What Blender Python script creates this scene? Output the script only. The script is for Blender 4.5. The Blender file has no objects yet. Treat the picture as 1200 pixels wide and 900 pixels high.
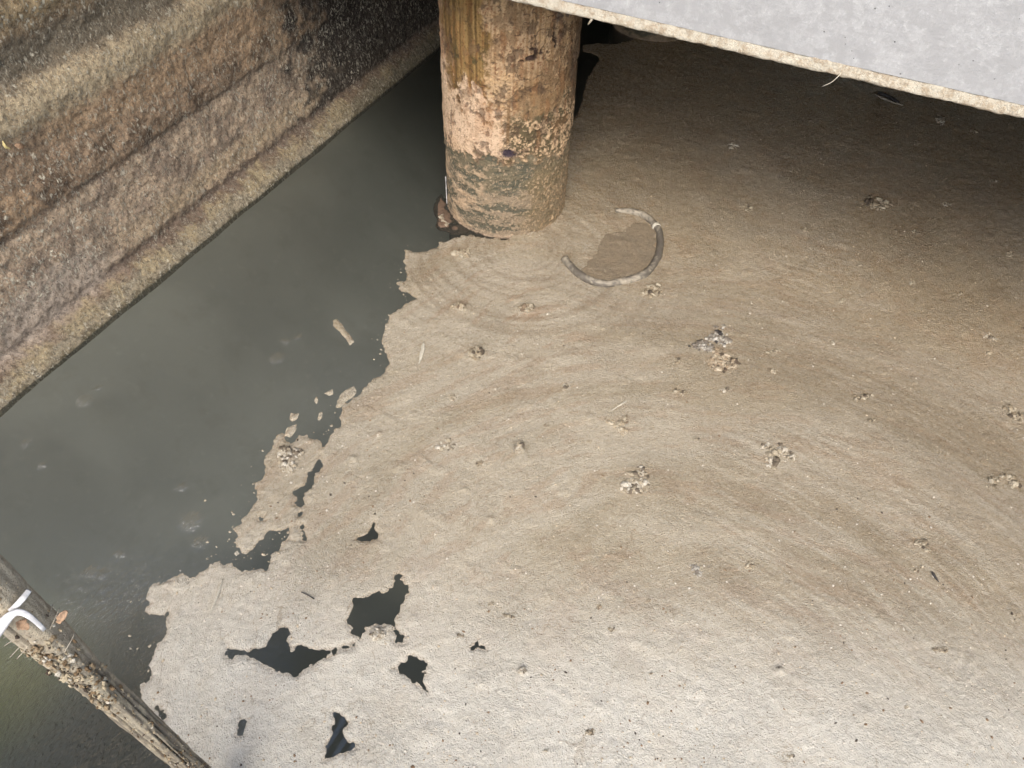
import bpy, bmesh, math, random
import numpy as np
from mathutils import Matrix, Vector

scene = bpy.context.scene
COL = scene.collection
rad = math.radians

# ------------------------------------------------------------------ camera
# Water is the plane z = 0, the canal runs along +Y, the bridge along X.
F_PX, CAM_H = 880.0, 2.4
def _c(x, y): return np.array([x - 600.0, y - 450.0, F_PX])
_down = _c(570, 1210); _down /= np.linalg.norm(_down)
_w = _c(1229, -517); _w -= _w.dot(_down) * _down; _w /= np.linalg.norm(_w)
_Z = -_down; _Y = _w; _X = np.cross(_Y, _Z)
CAM = np.array([_X, _Y, _Z])            # image (right, down, forward) -> world
cam_data = bpy.data.cameras.new('camera')
cam_data.sensor_width = 36.0
cam_data.lens = F_PX / 1200.0 * 36.0
cam_data.clip_start = 0.02
cam_data.clip_end = 500
cam = bpy.data.objects.new('camera', cam_data)
COL.objects.link(cam)
_r, _d, _f = CAM[:, 0], CAM[:, 1], CAM[:, 2]
cam.matrix_world = Matrix(((_r[0], -_d[0], -_f[0], 0), (_r[1], -_d[1], -_f[1], 0),
                           (_r[2], -_d[2], -_f[2], CAM_H), (0, 0, 0, 1)))
scene.camera = cam

# ------------------------------------------------------------------ sky, sun, exposure
SUN_EL, SUN_AZ = rad(47), (0.37, -0.929)          # horizontal direction towards the sun
SUN_STRENGTH, SUN_ANGLE, SKY_STRENGTH, EXPOSURE = 0.8, rad(30), 0.15, 1.66
world = bpy.data.worlds.new('World'); scene.world = world
world.use_nodes = True
wn = world.node_tree; wn.nodes.clear()
wo = wn.nodes.new('ShaderNodeOutputWorld'); wb = wn.nodes.new('ShaderNodeBackground')
ws = wn.nodes.new('ShaderNodeTexSky'); ws.sky_type = 'NISHITA'; ws.sun_disc = False
ws.sun_elevation = SUN_EL
ws.sun_rotation = math.atan2(SUN_AZ[0], SUN_AZ[1])
ws.dust_density = 2.5
wb.inputs['Strength'].default_value = SKY_STRENGTH
wn.links.new(ws.outputs[0], wb.inputs[0]); wn.links.new(wb.outputs[0], wo.inputs[0])
sun_data = bpy.data.lights.new('sun', 'SUN')
sun_data.energy = SUN_STRENGTH; sun_data.angle = SUN_ANGLE; sun_data.color = (1.0, 0.95, 0.88)
sun = bpy.data.objects.new('sun', sun_data); COL.objects.link(sun)
_s = Vector((SUN_AZ[0] * math.cos(SUN_EL), SUN_AZ[1] * math.cos(SUN_EL), math.sin(SUN_EL)))
sun.rotation_euler = _s.to_track_quat('Z', 'Y').to_euler()
sun.location = (0, 0, 12)
vs = scene.view_settings
vs.view_transform = 'Standard'; vs.look = 'None'; vs.gamma = 1.0; vs.use_curve_mapping = False
vs.exposure = EXPOSURE

# ------------------------------------------------------------------ helpers
def ray(x, y): return CAM @ _c(x, y)
def on_z(x, y, z=0.0):
    d = ray(x, y); t = (z - CAM_H) / d[2]
    return np.array([t * d[0], t * d[1], z])
def on_y(x, y, Y):
    d = ray(x, y); t = Y / d[1]
    return np.array([t * d[0], Y, CAM_H + t * d[2]])
def at_dist(x, y, t):                         # t metres along the optical axis
    d = ray(x, y) / F_PX
    return np.array([0, 0, CAM_H]) + d * t
def px2w(pts, z=0.0): return np.array([on_z(p[0], p[1], z)[:2] for p in pts])

def lin(r, g=None, b=None):
    if g is None: r, g, b = r
    f = lambda v: (v / 255 / 12.92) if v <= 10.3 else ((v / 255 + 0.055) / 1.055) ** 2.4
    return np.array([f(r), f(g), f(b)])

def _hash(ix, iy, iz, seed):
    h = (ix * 374761393 + iy * 668265263 + iz * 2147483647 + seed * 1274126177) & 0xffffffff
    h = ((h ^ (h >> 13)) * 1274126177) & 0xffffffff
    h = ((h ^ (h >> 16)) * 2246822519) & 0xffffffff
    return ((h ^ (h >> 15)) & 0xffffff) / float(0xffffff)
def vnoise(x, y, z=0.0, seed=0):
    x, y, z = np.broadcast_arrays(np.asarray(x, float), np.asarray(y, float), np.asarray(z, float))
    x0, y0, z0 = np.floor(x), np.floor(y), np.floor(z)
    fx, fy, fz = x - x0, y - y0, z - z0
    ix, iy, iz = x0.astype(np.int64), y0.astype(np.int64), z0.astype(np.int64)
    q = lambda t: t * t * t * (t * (t * 6 - 15) + 10)
    u, v, w = q(fx), q(fy), q(fz)
    flat = not np.any(fz)
    def plane(k):
        a = _hash(ix, iy, iz + k, seed); b = _hash(ix + 1, iy, iz + k, seed)
        c = _hash(ix, iy + 1, iz + k, seed); d = _hash(ix + 1, iy + 1, iz + k, seed)
        return (a + (b - a) * u) * (1 - v) + (c + (d - c) * u) * v
    p0 = plane(0)
    if flat: return p0
    return p0 + (plane(1) - p0) * w
def fbm(x, y, z=0.0, seed=0, octv=4, gain=0.5):
    s, a, t, k = 0.0, 1.0, 0.0, 1.0
    for o in range(octv):
        s = s + a * vnoise(x * k, y * k, np.asarray(z) * k, seed + 17 * o); t += a
        a *= gain; k *= 2.03
    return s / t                                   # 0..1, mean 0.5
def sstep(a, b, x):
    t = np.clip((x - a) / (b - a), 0, 1); return t * t * (3 - 2 * t)
def gauss(x, y, cx, cy, rx, ry=None):
    ry = ry or rx
    return np.exp(-(((x - cx) / rx) ** 2 + ((y - cy) / ry) ** 2))

def tag(o, label=None, cat=None, group=None, kind=None):
    if label: o['label'] = label
    if cat: o['category'] = cat
    if group: o['group'] = group
    if kind: o['kind'] = kind
    return o
def empty(name, loc=(0, 0, 0)):
    o = bpy.data.objects.new(name, None); COL.objects.link(o)
    o.location = loc; o.empty_display_size = 0.1
    return o
def link(name, me, mat, parent=None, loc=None, smooth=True):
    o = bpy.data.objects.new(name, me); COL.objects.link(o)
    if mat: me.materials.append(mat)
    if smooth: me.polygons.foreach_set('use_smooth', np.ones(len(me.polygons), bool))
    if parent:
        o.parent = parent
        if loc is None: o.location = -Vector(parent.location)      # mesh given in world coordinates
    if loc is not None: o.location = loc
    return o
def mesh_np(name, verts, faces):
    me = bpy.data.meshes.new(name)
    verts = np.asarray(verts, np.float32); faces = np.asarray(faces, np.int32)
    nf, k = faces.shape
    me.vertices.add(len(verts)); me.vertices.foreach_set('co', verts.ravel())
    me.loops.add(nf * k); me.loops.foreach_set('vertex_index', faces.ravel())
    me.polygons.add(nf); me.polygons.foreach_set('loop_start', np.arange(nf, dtype=np.int32) * k)
    me.polygons.foreach_set('loop_total', np.full(nf, k, np.int32))
    me.update(calc_edges=True); me.validate()
    return me
def grid_faces(nu, nv, wrap=False):
    i = np.arange(nu - (0 if wrap else 1))[:, None]; j = np.arange(nv - 1)[None, :]
    a = i * nv + j; b = ((i + 1) % nu) * nv + j
    return np.stack([a, b, b + 1, a + 1], -1).reshape(-1, 4)
def set_col(me, name, rgb):
    at = me.color_attributes.new(name, 'FLOAT_COLOR', 'POINT')
    c = np.ones((len(rgb), 4), np.float32); c[:, :3] = np.clip(rgb, 0, 1)
    at.data.foreach_set('color', c.ravel())
def set_f(me, name, v):
    at = me.attributes.new(name, 'FLOAT', 'POINT'); at.data.foreach_set('value', np.asarray(v, np.float32).ravel())
def set_v(me, name, v):
    at = me.attributes.new(name, 'FLOAT_VECTOR', 'POINT'); at.data.foreach_set('vector', np.asarray(v, np.float32).ravel())
def axis(*segs):                                   # (start, stop, step) ... -> nonuniform coordinates
    out = []
    for a, b, s in segs:
        n = max(1, int(round((b - a) / s))); out.append(np.linspace(a, b, n, endpoint=False))
    return np.concatenate(out + [np.array([segs[-1][1]])])

# node shorthand
class NT:
    def __init__(self, name):
        self.m = bpy.data.materials.new(name); self.m.use_nodes = True
        self.t = self.m.node_tree; self.t.nodes.clear()
        self.out = self.t.nodes.new('ShaderNodeOutputMaterial')
    def n(self, typ, **kw):
        nd = self.t.nodes.new(typ)
        for k, v in kw.items():
            if k.startswith('i_'):
                key = k[2:]
                key = int(key) if key.isdigit() else key.replace('_', ' ')
                self.set(nd.inputs[key], v)
            else: setattr(nd, k, v)
        return nd
    def set(self, sock, v):
        if isinstance(v, bpy.types.NodeSocket): self.t.links.new(v, sock)
        elif isinstance(v, bpy.types.Node): self.t.links.new(v.outputs[0], sock)
        else: sock.default_value = v
    def attr(self, name, out='Color'):
        return self.n('ShaderNodeAttribute', attribute_name=name).outputs[out]
    def pos(self): return self.n('ShaderNodeNewGeometry').outputs['Position']
    def noise(self, vec, scale, detail=4, rough=0.55, dist=0.0):
        return self.n('ShaderNodeTexNoise', i_Vector=vec, i_Scale=scale, i_Detail=detail, i_Roughness=rough, i_Distortion=dist).outputs[0]
    def voro(self, vec, scale, feature='F1'):
        return self.n('ShaderNodeTexVoronoi', i_Vector=vec, i_Scale=scale, feature=feature).outputs['Distance']
    def ramp(self, v, a, b, lo=0.0, hi=1.0):
        return self.n('ShaderNodeMapRange', i_Value=v, i_1=a, i_2=b, i_3=lo, i_4=hi, interpolation_type='SMOOTHSTEP').outputs[0]
    def math(self, op, a, b=0.0):
        nd = self.n('ShaderNodeMath', operation=op); self.set(nd.inputs[0], a); self.set(nd.inputs[1], b); return nd.outputs[0]
    def mix(self, fac, a, b, mode='MIX'):
        nd = self.n('ShaderNodeMix', data_type='RGBA', blend_type=mode)
        fi = [s for s in nd.inputs if s.name == 'Factor' and s.type == 'VALUE'][0]
        ai = [s for s in nd.inputs if s.name == 'A' and s.type == 'RGBA'][0]
        bi = [s for s in nd.inputs if s.name == 'B' and s.type == 'RGBA'][0]
        self.set(fi, fac); self.set(ai, self.c(a)); self.set(bi, self.c(b))
        return [s for s in nd.outputs if s.type == 'RGBA'][0]
    def c(self, v):
        if isinstance(v, (tuple, list, np.ndarray)) and len(v) == 3: return (float(v[0]), float(v[1]), float(v[2]), 1.0)
        return v
    def scale(self, vec, s):
        nd = self.n('ShaderNodeVectorMath', operation='MULTIPLY'); self.set(nd.inputs[0], vec); nd.inputs[1].default_value = s; return nd.outputs[0]
    def bump(self, h, strength=0.5, dist=0.01, normal=None):
        nd = self.n('ShaderNodeBump', i_Strength=strength, i_Distance=dist, i_Height=h)
        if normal is not None: self.set(nd.inputs['Normal'], normal)
        return nd.outputs[0]
    def bsdf(self, color, rough=0.8, normal=None, spec=0.5, **kw):
        nd = self.n('ShaderNodeBsdfPrincipled')
        self.set(nd.inputs['Base Color'], self.c(color)); self.set(nd.inputs['Roughness'], rough)
        self.set(nd.inputs['Specular IOR Level'], spec)
        if normal is not None: self.set(nd.inputs['Normal'], normal)
        for k, v in kw.items(): self.set(nd.inputs[k.replace('_', ' ')], v)
        return nd.outputs[0]
    def done(self, sh):
        self.t.links.new(sh, self.out.inputs['Surface']); return self.m

# ------------------------------------------------------------------ materials
def mat_scum():
    t = NT('scum'); p = t.pos(); w = t.attr('warp', 'Vector')
    col = t.attr('Col')
    n1 = t.noise(w, 7, 5, 0.6); n2 = t.noise(w, 55, 5, 0.65); n3 = t.noise(w, 170, 4, 0.65); n4 = t.noise(p, 420, 3, 0.6)
    c = t.mix(t.ramp(n1, 0.42, 0.66, 0, 0.3), col, t.mix(1.0, col, (0.86, 0.80, 0.72), 'MULTIPLY'))
    c = t.mix(t.ramp(n2, 0.53, 0.68, 0, 0.22), c, t.mix(1.0, c, (0.74, 0.67, 0.57), 'MULTIPLY'))
    c = t.mix(t.ramp(n2, 0.46, 0.34, 0, 0.12), c, (0.58, 0.55, 0.47))
    c = t.mix(t.ramp(n3, 0.55, 0.68, 0, 0.55), c, t.mix(1.0, c, (0.56, 0.49, 0.39), 'MULTIPLY'))
    c = t.mix(t.ramp(n4, 0.57, 0.68, 0, 0.5), c, (0.72, 0.69, 0.61))
    c = t.mix(t.ramp(n4, 0.44, 0.33, 0, 0.5), c, t.mix(1.0, c, (0.58, 0.50, 0.40), 'MULTIPLY'))
    n5 = t.noise(p, 85, 4, 0.7, 0.6)
    c = t.mix(t.ramp(n5, 0.62, 0.72, 0, 0.25), c, (0.68, 0.65, 0.57))
    c = t.mix(t.ramp(n5, 0.40, 0.30, 0, 0.2), c, t.mix(1.0, c, (0.66, 0.58, 0.48), 'MULTIPLY'))
    for sc_, wd, am, sd in ((9, 0.010, 0.5, 0), (16, 0.013, 0.42, 3.7)):      # thin marbled flow lines
        wv = t.n('ShaderNodeVectorMath', operation='ADD'); t.set(wv.inputs[0], w); wv.inputs[1].default_value = (sd, sd * 1.7, sd)
        ln = t.math('ABSOLUTE', t.math('SUBTRACT', t.noise(wv.outputs[0], sc_, 1.3, 0.45), 0.5))
        gate = t.ramp(t.noise(p, 2.6 + sd * 0.2, 3, 0.6), 0.42, 0.60, 0.15, 1.0)
        c = t.mix(t.math('MULTIPLY', t.ramp(ln, wd, 0.0, 0, am), gate), c, t.mix(1.0, c, (0.58, 0.50, 0.41), 'MULTIPLY'))
    spk = t.voro(p, 42); dk = t.noise(p, 13, 2)
    c = t.mix(t.math('MULTIPLY', t.ramp(spk, 0.13, 0.06), t.ramp(dk, 0.55, 0.62)), c, (0.16, 0.12, 0.08))
    h = t.math('ADD', t.math('MULTIPLY', n2, 0.45), t.math('MULTIPLY', n3, 0.7))
    h = t.math('ADD', h, t.math('MULTIPLY', n4, 0.45)); h = t.math('ADD', h, t.math('MULTIPLY', n5, t.ramp(t.noise(p, 4, 3), 0.40, 0.66, 0.0, 1.1)))
    bub = t.voro(p, 95); h = t.math('ADD', h, t.ramp(bub, 0.28, 0.0, 0, 0.35))
    nrm = t.bump(h, 1.0, 0.0095)
    rough = t.ramp(t.noise(p, 60, 3), 0.35, 0.65, 0.16, 0.42)
    return t.done(t.bsdf(c, rough, nrm, 0.5, Coat_Weight=0.35, Coat_Roughness=0.12, Coat_Normal=nrm))
def mat_attr(name, rough=0.85, sc=140, bstr=0.6, bd=0.006, spec=0.35, var=0.35):
    t = NT(name); p = t.pos(); col = t.attr('Col')
    n = t.noise(p, sc, 4, 0.65); n2 = t.noise(p, sc * 3.7, 2, 0.6)
    c = t.mix(t.ramp(n, 0.5, 0.72, 0, var * 1.6), col, t.mix(1.0, col, (0.5, 0.46, 0.4), 'MULTIPLY'))
    c = t.mix(t.ramp(n2, 0.58, 0.75, 0, var), c, t.mix(1.0, c, (1.7, 1.65, 1.55), 'MULTIPLY'))
    nrm = t.bump(t.math('ADD', n, t.math('MULTIPLY', n2, 0.4)), bstr, bd)
    return t.done(t.bsdf(c, rough, nrm, spec))
def mat_wall():
    t = NT('weathered_wall'); p = t.pos(); col = t.attr('Col'); fl = t.attr('fleck', 'Fac')
    sp = t.scale(p, (1.0, 1.0, 0.55))
    n = t.noise(p, 55, 5, 0.75); n2 = t.noise(sp, 80, 4, 0.7, 1.0); n3 = t.noise(p, 300, 2, 0.6); n5 = t.noise(p, 14, 4, 0.7)
    c = t.mix(t.ramp(n, 0.44, 0.62, 0, 0.85), col, t.mix(1.0, col, (0.40, 0.36, 0.32), 'MULTIPLY'))
    c = t.mix(t.ramp(n3, 0.56, 0.70, 0, 0.8), c, t.mix(1.0, c, (2.2, 2.1, 1.9), 'MULTIPLY'))
    m = t.math('MULTIPLY', t.ramp(n2, 0.52, 0.60), t.math('MULTIPLY', fl, t.ramp(n5, 0.36, 0.58, 0.35, 1.25)))
    c = t.mix(t.math('MINIMUM', m, 1.0), c, (0.62, 0.57, 0.44))
    dk = t.math('MULTIPLY', t.ramp(t.noise(p, 80, 3, 0.6), 0.62, 0.69), 0.8)
    c = t.mix(dk, c, (0.03, 0.025, 0.02))
    h = t.math('ADD', t.math('ADD', n, t.math('MULTIPLY', n3, 0.5)), t.math('MULTIPLY', m, 0.9))
    return t.done(t.bsdf(c, 0.7, t.bump(h, 1.0, 0.011), 0.45))
def mat_concrete(name, base, pale, dark, sc=1.0):
    t = NT(name); p = t.pos()
    n1 = t.noise(p, 11 * sc, 6, 0.75); n2 = t.noise(p, 45 * sc, 5, 0.7); n3 = t.noise(p, 320, 2, 0.6)
    c = t.mix(t.ramp(n1, 0.42, 0.62), base, t.mix(0.5, base, pale))
    c = t.mix(t.math('MULTIPLY', t.ramp(n2, 0.52, 0.66), t.ramp(n1, 0.45, 0.6)), c, pale)
    c = t.mix(t.ramp(n3, 0.6, 0.75, 0, 0.35), c, dark)
    v = t.voro(p, 34); pit = t.math('MULTIPLY', t.ramp(v, 0.10, 0.055), t.ramp(t.noise(p, 17, 2), 0.5, 0.56))
    c = t.mix(pit, c, t.mix(0.5, dark, (0.02, 0.02, 0.02)))
    h = t.math('SUBTRACT', t.math('ADD', n2, t.math('MULTIPLY', n3, 0.4)), t.math('MULTIPLY', pit, 1.5))
    return t.done(t.bsdf(c, 0.85, t.bump(h, 0.35, 0.006), 0.3))
def mat_lip():
    t = NT('beam_lip'); p = t.pos()
    n1 = t.noise(p, 30, 5, 0.7); n2 = t.noise(p, 160, 3, 0.6)
    c = t.mix(t.ramp(n1, 0.42, 0.62), (0.40, 0.36, 0.28), (0.29, 0.235, 0.165))
    c = t.mix(t.ramp(n2, 0.58, 0.72, 0, 0.6), c, (0.54, 0.50, 0.40))
    return t.done(t.bsdf(c, 0.9, t.bump(t.math('ADD', n1, n2), 0.8, 0.008), 0.2))
def mat_plain(name, col, rough=0.7, sc=90, dark=0.55, spec=0.4, bstr=0.4):
    t = NT(name); p = t.pos(); n = t.noise(p, sc, 5, 0.65); n2 = t.noise(p, sc * 0.2, 3)
    c = t.mix(t.ramp(n, 0.42, 0.68), col, tuple(np.array(col) * dark))
    c = t.mix(t.ramp(n2, 0.4, 0.7, 0, 0.5), c, tuple(np.array(col) * 0.75))
    return t.done(t.bsdf(c, rough, t.bump(n, bstr, 0.004), spec))
def mat_water():
    t = NT('murky_water'); p = t.pos(); rip = t.attr('ripple', 'Fac')
    # ripples run along the slow current; bump only, the sheet itself is flat
    a = math.radians(-28)
    mp = t.n('ShaderNodeMapping', i_Vector=p); mp.inputs['Rotation'].default_value = (0, 0, a); mp.inputs['Scale'].default_value = (1.0, 0.34, 1)
    n1 = t.noise(mp.outputs[0], 75, 3, 0.55, 1.2); n2 = t.noise(p, 60, 3, 0.6, 0.8); n3 = t.noise(p, 5, 2); n4 = t.noise(mp.outputs[0], 95, 3, 0.6, 1.0)
    h = t.math('MULTIPLY', t.math('SUBTRACT', t.math('ADD', n1, t.math('ADD', t.math('MULTIPLY', n2, 0.5), t.math('MULTIPLY', n4, 0.25))), 0.5), rip)
    h = t.math('ADD', h, t.math('MULTIPLY', n3, 0.004))
    nrm = t.bump(h, 1.0, 0.065)
    tint = t.mix(t.ramp(t.noise(p, 1.3, 3), 0.35, 0.7), (0.125, 0.138, 0.120), (0.105, 0.115, 0.100))
    dif = t.n('ShaderNodeBsdfDiffuse', i_Color=tint)
    tr = t.n('ShaderNodeBsdfTransparent', i_Color=(0.81, 0.815, 0.795, 1))
    body = t.n('ShaderNodeMixShader', i_0=0.17); t.set(body.inputs[1], tr.outputs[0]); t.set(body.inputs[2], dif.outputs[0])
    gl = t.n('ShaderNodeBsdfGlossy', i_Color=(1, 1, 1, 1), i_Roughness=0.015, i_Normal=nrm)
    fr = t.n('ShaderNodeFresnel', i_IOR=1.55, i_Normal=nrm)
    m = t.n('ShaderNodeMixShader', i_0=fr.outputs[0]); t.set(m.inputs[1], body.outputs[0]); t.set(m.inputs[2], gl.outputs[0])
    return t.done(m.outputs[0])

M = dict(
    scum=mat_scum(), wall=mat_wall(), water=mat_water(), lip=mat_lip(),
    pillar=mat_attr('flaking_pillar', 0.75, 110, 1.0, 0.014, 0.4, 0.55), lump=mat_attr('scum_crust', 0.5, 220, 0.9, 0.006, 0.5, 0.5),
    bed=mat_attr('silt', 0.95, 6, 0.1, 0.01, 0.1, 0.1), hose=mat_attr('caked_hose', 0.6, 150, 0.7, 0.005, 0.4, 0.5),
    post=mat_attr('weathered_post', 0.7, 110, 0.8, 0.006, 0.4, 0.5), crust=mat_attr('dry_crust', 0.8, 260, 0.9, 0.006, 0.3, 0.5),
    beam=mat_concrete('pale_concrete', (0.28, 0.277, 0.268), (0.37, 0.367, 0.355), (0.16, 0.158, 0.152), 2.2),
    deck=mat_concrete('deck_concrete', (0.32, 0.26, 0.19), (0.38, 0.32, 0.24), (0.07, 0.065, 0.055)),
    steel=mat_plain('painted_steel', (0.05, 0.052, 0.055), 0.6, 60), earth=mat_plain('bank_earth', (0.22, 0.19, 0.14), 0.95, 12),
    straw=mat_plain('dry_straw', (0.50, 0.46, 0.36), 0.7, 200), twig=mat_plain('grey_twig', (0.33, 0.29, 0.22), 0.8, 200),
    leaf=mat_plain('dry_leaf', (0.30, 0.19, 0.11), 0.7, 150, 0.5), yleaf=mat_plain('pale_leaf', (0.55, 0.45, 0.20), 0.7, 150, 0.7),
    white=mat_plain('white_plastic', (0.48, 0.47, 0.45), 0.5, 45, 0.6), rag=mat_plain('sunken_brown', (0.13, 0.085, 0.055), 0.8, 60),
    dark=mat_plain('dark_debris', (0.045, 0.04, 0.035), 0.6, 120),
    sediment=None)
def mat_sediment():
    t = NT('brown_sediment'); p = t.pos()
    n = t.noise(p, 120, 4, 0.7); n2 = t.noise(p, 14, 3); v = t.noise(p, 420, 2, 0.6)
    c = t.mix(t.ramp(n2, 0.35, 0.7), (0.165, 0.126, 0.080), (0.130, 0.102, 0.068))
    c = t.mix(t.ramp(v, 0.52, 0.60, 0, 0.85), c, (0.33, 0.275, 0.19))
    c = t.mix(t.ramp(n, 0.58, 0.7, 0, 0.6), c, (0.09, 0.07, 0.045))
    return t.done(t.bsdf(c, 0.55, t.bump(t.math('ADD', n, v), 0.6, 0.005), 0.4))
M['sediment'] = mat_sediment()

# ------------------------------------------------------------------ polygons traced on the water plane
def poly_sd(x, y, P):
    """signed distance to a closed polygon, positive inside"""
    x = np.asarray(x, float).ravel(); y = np.asarray(y, float).ravel()
    d2 = np.full(x.shape, 1e9); inside = np.zeros(x.shape, bool)
    n = len(P)
    for i in range(n):
        ax, ay = P[i]; bx, by = P[(i + 1) % n]
        ex, ey = bx - ax, by - ay
        t = np.clip(((x - ax) * ex + (y - ay) * ey) / (ex * ex + ey * ey + 1e-12), 0, 1)
        dx, dy = x - ax - t * ex, y - ay - t * ey
        np.minimum(d2, dx * dx + dy * dy, out=d2)
        if ey != 0:
            c = ((ay > y) != (by > y)) & (x < ex * (y - ay) / ey + ax)
            inside ^= c
    return np.where(inside, 1, -1) * np.sqrt(d2)

OUTER_PX = [(668,141),(676,136),(683,114),(689,90),(703,70),(697,64),(684,61),(683,53),(700,51),(722,52),(746,45),(735,37),(726,24),(726,-20),
    'FAR',
    (258,985),(232,930),(214,905),(190,868),(176,842),(166,822),(161,812),(170,800),(177,790),(176,777),(187,755),(193,750),(195,733),(197,715),(193,722),(182,722),
    (172,715),(175,707),(172,697),(177,685),(193,681),(213,674),(223,680),(247,662),(257,658),(262,661),(272,660),(277,667),(284,672),(296,669),
    (306,665),(312,667),(318,658),(318,649),(327,645),(330,636),(339,633),(346,635),(339,629),(338,620),(326,622),(313,622),(311,632),(299,640),
    (288,648),(284,646),(275,639),(277,629),(273,620),(282,617),(289,603),(299,591),(304,580),(299,566),(306,564),(311,553),(312,535),(318,526),(323,514),
    (330,507),(334,515),(340,521),(344,517),(350,509),(370,515),(379,523),(384,520),(384,512),(392,504),(400,501),(398,490),(401,480),(403,473),
    (411,469),(420,463),(437,443),(447,440),(456,427),(452,409),(447,399),(453,380),(457,370),(473,359),(487,350),(479,343),(468,340),(465,331),(470,329),
    (474,333),(478,322),(475,313),(473,300),(476,293),(487,296),(502,294),(513,291),(516,285),(531,280),(540,277),(551,275),(561,277),(575,281),(610,270),(640,240)]
_o = []
for p in OUTER_PX:
    if p == 'FAR': _o += [(-1.0, 16.0), (4.4, 16.0), (4.4, -0.45), (-0.9, -0.45)]
    else: _o.append(tuple(on_z(*p)[:2]))
OUTER = np.array(_o)
HOLES_PX = [
    [(374,534),(379,541),(377,550),(370,556),(368,564),(367,572),(356,580),(355,588),(357,592),(351,596),(346,591),(346,583),(342,578),(348,572),(357,568),(361,563),(360,556),(366,547)],
    [(351,618),(355,616),(359,627),(359,633),(355,633),(354,624)],
    [(350,602),(354,600),(355,604),(351,605)],
    [(467,670),(470,675),(478,690),(475,703),(467,713),(463,727),(467,742),(473,745),(473,753),(463,753),(463,743),(458,733),(443,731),(430,737),(422,747),(413,740),(413,730),(407,728),(412,715),(413,702),(433,698),(450,695),(460,687),(462,675)],
    [(438,612),(443,623),(442,632),(430,633),(418,631),(428,629),(432,622)],
    [(333,735),(338,743),(337,752),(343,763),(353,757),(367,763),(397,758),(415,755),(414,758),(400,762),(380,773),(353,787),(347,792),(327,788),(310,782),(293,770),(277,768),(272,777),(265,763),(266,753),(270,763),(283,763),(307,760),(323,743)],
    [(480,769),(495,772),(502,782),(497,787),(498,800),(503,814),(490,800),(482,797),(473,788),(462,783),(477,775)],
    [(560,752),(568,760),(553,760)],
    [(281,837),(286,843),(287,853),(283,861),(279,858),(278,846)],
    [(393,836),(400,839),(406,845),(404,852),(402,856),(404,864),(409,869),(415,868),(418,873),(411,879),(403,884),(398,881),(388,887),(379,891),(383,876),(390,861),(390,852),(395,850),(394,842)],
    [(178,828),(187,827),(197,838),(197,847),(187,840)],
    [(586,279),(593,277),(596,280),(590,283)],
    [(304,607),(309,606),(310,610),(305,610)],
]
HOLES = [px2w(h) for h in HOLES_PX]

def contour_mesh(name, X, Y, field, height, extra=None):
    """sheet over a tensor grid, cut along field = 0 (marching squares)"""
    nx, ny = len(X), len(Y)
    f = field
    ins = f > 0
    full = ins[:-1, :-1] & ins[1:, :-1] & ins[1:, 1:] & ins[:-1, 1:]
    part = (ins[:-1, :-1] | ins[1:, :-1] | ins[1:, 1:] | ins[:-1, 1:]) & ~full
    i, j = np.nonzero(full)
    q = np.stack([i * ny + j, (i + 1) * ny + j, (i + 1) * ny + j + 1, i * ny + j + 1], -1)
    tris = [q[:, [0, 1, 2]], q[:, [0, 2, 3]]]
    GX, GY = np.meshgrid(X, Y, indexing='ij')
    pts = np.stack([GX.ravel(), GY.ravel()], -1)
    new, cache, ptri = [], {}, []
    base = nx * ny
    fr = f.ravel()
    def cut(a, b):
        k = (a, b) if a < b else (b, a)
        if k not in cache:
            t = fr[a] / (fr[a] - fr[b]); t = min(max(t, 0.02), 0.98)
            new.append(pts[a] + (pts[b] - pts[a]) * t); cache[k] = base + len(new) - 1
        return cache[k]
    for a, b in zip(*np.nonzero(part)):
        c = [a * ny + b, (a + 1) * ny + b, (a + 1) * ny + b + 1, a * ny + b + 1]
        pl = []
        for k in range(4):
            u, v = c[k], c[(k + 1) % 4]
            if fr[u] > 0: pl.append(u)
            if (fr[u] > 0) != (fr[v] > 0): pl.append(cut(u, v))
        for k in range(1, len(pl) - 1): ptri.append((pl[0], pl[k], pl[k + 1]))
    if ptri: tris.append(np.array(ptri))
    T = np.concatenate(tris)
    P = np.concatenate([pts, np.array(new).reshape(-1, 2)]) if new else pts
    used = np.zeros(len(P), bool); used[T.ravel()] = True
    idx = np.cumsum(used) - 1
    P = P[used]; T = idx[T]
    fv = np.concatenate([fr, np.zeros(len(new))])[used]
    V = np.column_stack([P, height(P[:, 0], P[:, 1], fv)])
    return mesh_np(name, V, T), V, fv

# slow swirls that have drawn the scum out into streaks
def vort(px, py, strength, r): 
    c = on_z(px, py); return (c[0], c[1], strength, r)
VORTS = [vort(606, 296, 2.6, 0.48), vort(1010, 235, -0.7, 0.50), vort(860, 150, 0.6, 0.45), vort(700, 170, 0.4, 0.3), vort(1120, 430, 0.35, 0.40), vort(590, 470, -0.25, 0.22)]
BIG = on_z(600, 1080)
def warp_coords(x, y, T=3.2, steps=40):
    w0 = 0.10 * (fbm(x * 2.1, y * 2.1, 0, 201, 3) - 0.5); w1 = 0.10 * (fbm(x * 2.1, y * 2.1, 0, 203, 3) - 0.5)
    x = x + w0; y = y + w1; dt = T / steps
    for _ in range(steps):
        vx = np.zeros_like(x); vy = np.zeros_like(x)
        for cx, cy, s, r in VORTS:
            dx, dy = x - cx, y - cy
            g = s * np.exp(-(dx * dx + dy * dy) / (r * r))
            vx -= g * dy; vy += g * dx
        dx, dy = x - BIG[0], y - BIG[1]
        d = np.sqrt(dx * dx + dy * dy) + 0.2
        g = 1.15 * sstep(0.6, 3.4, d) + 0.10 * np.sin(d * 3.0) / (d + 0.4)
        vx -= g * dy * 0.55; vy += g * dx * 0.55
        x += vx * dt; y += vy * dt
    return x, y
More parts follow.
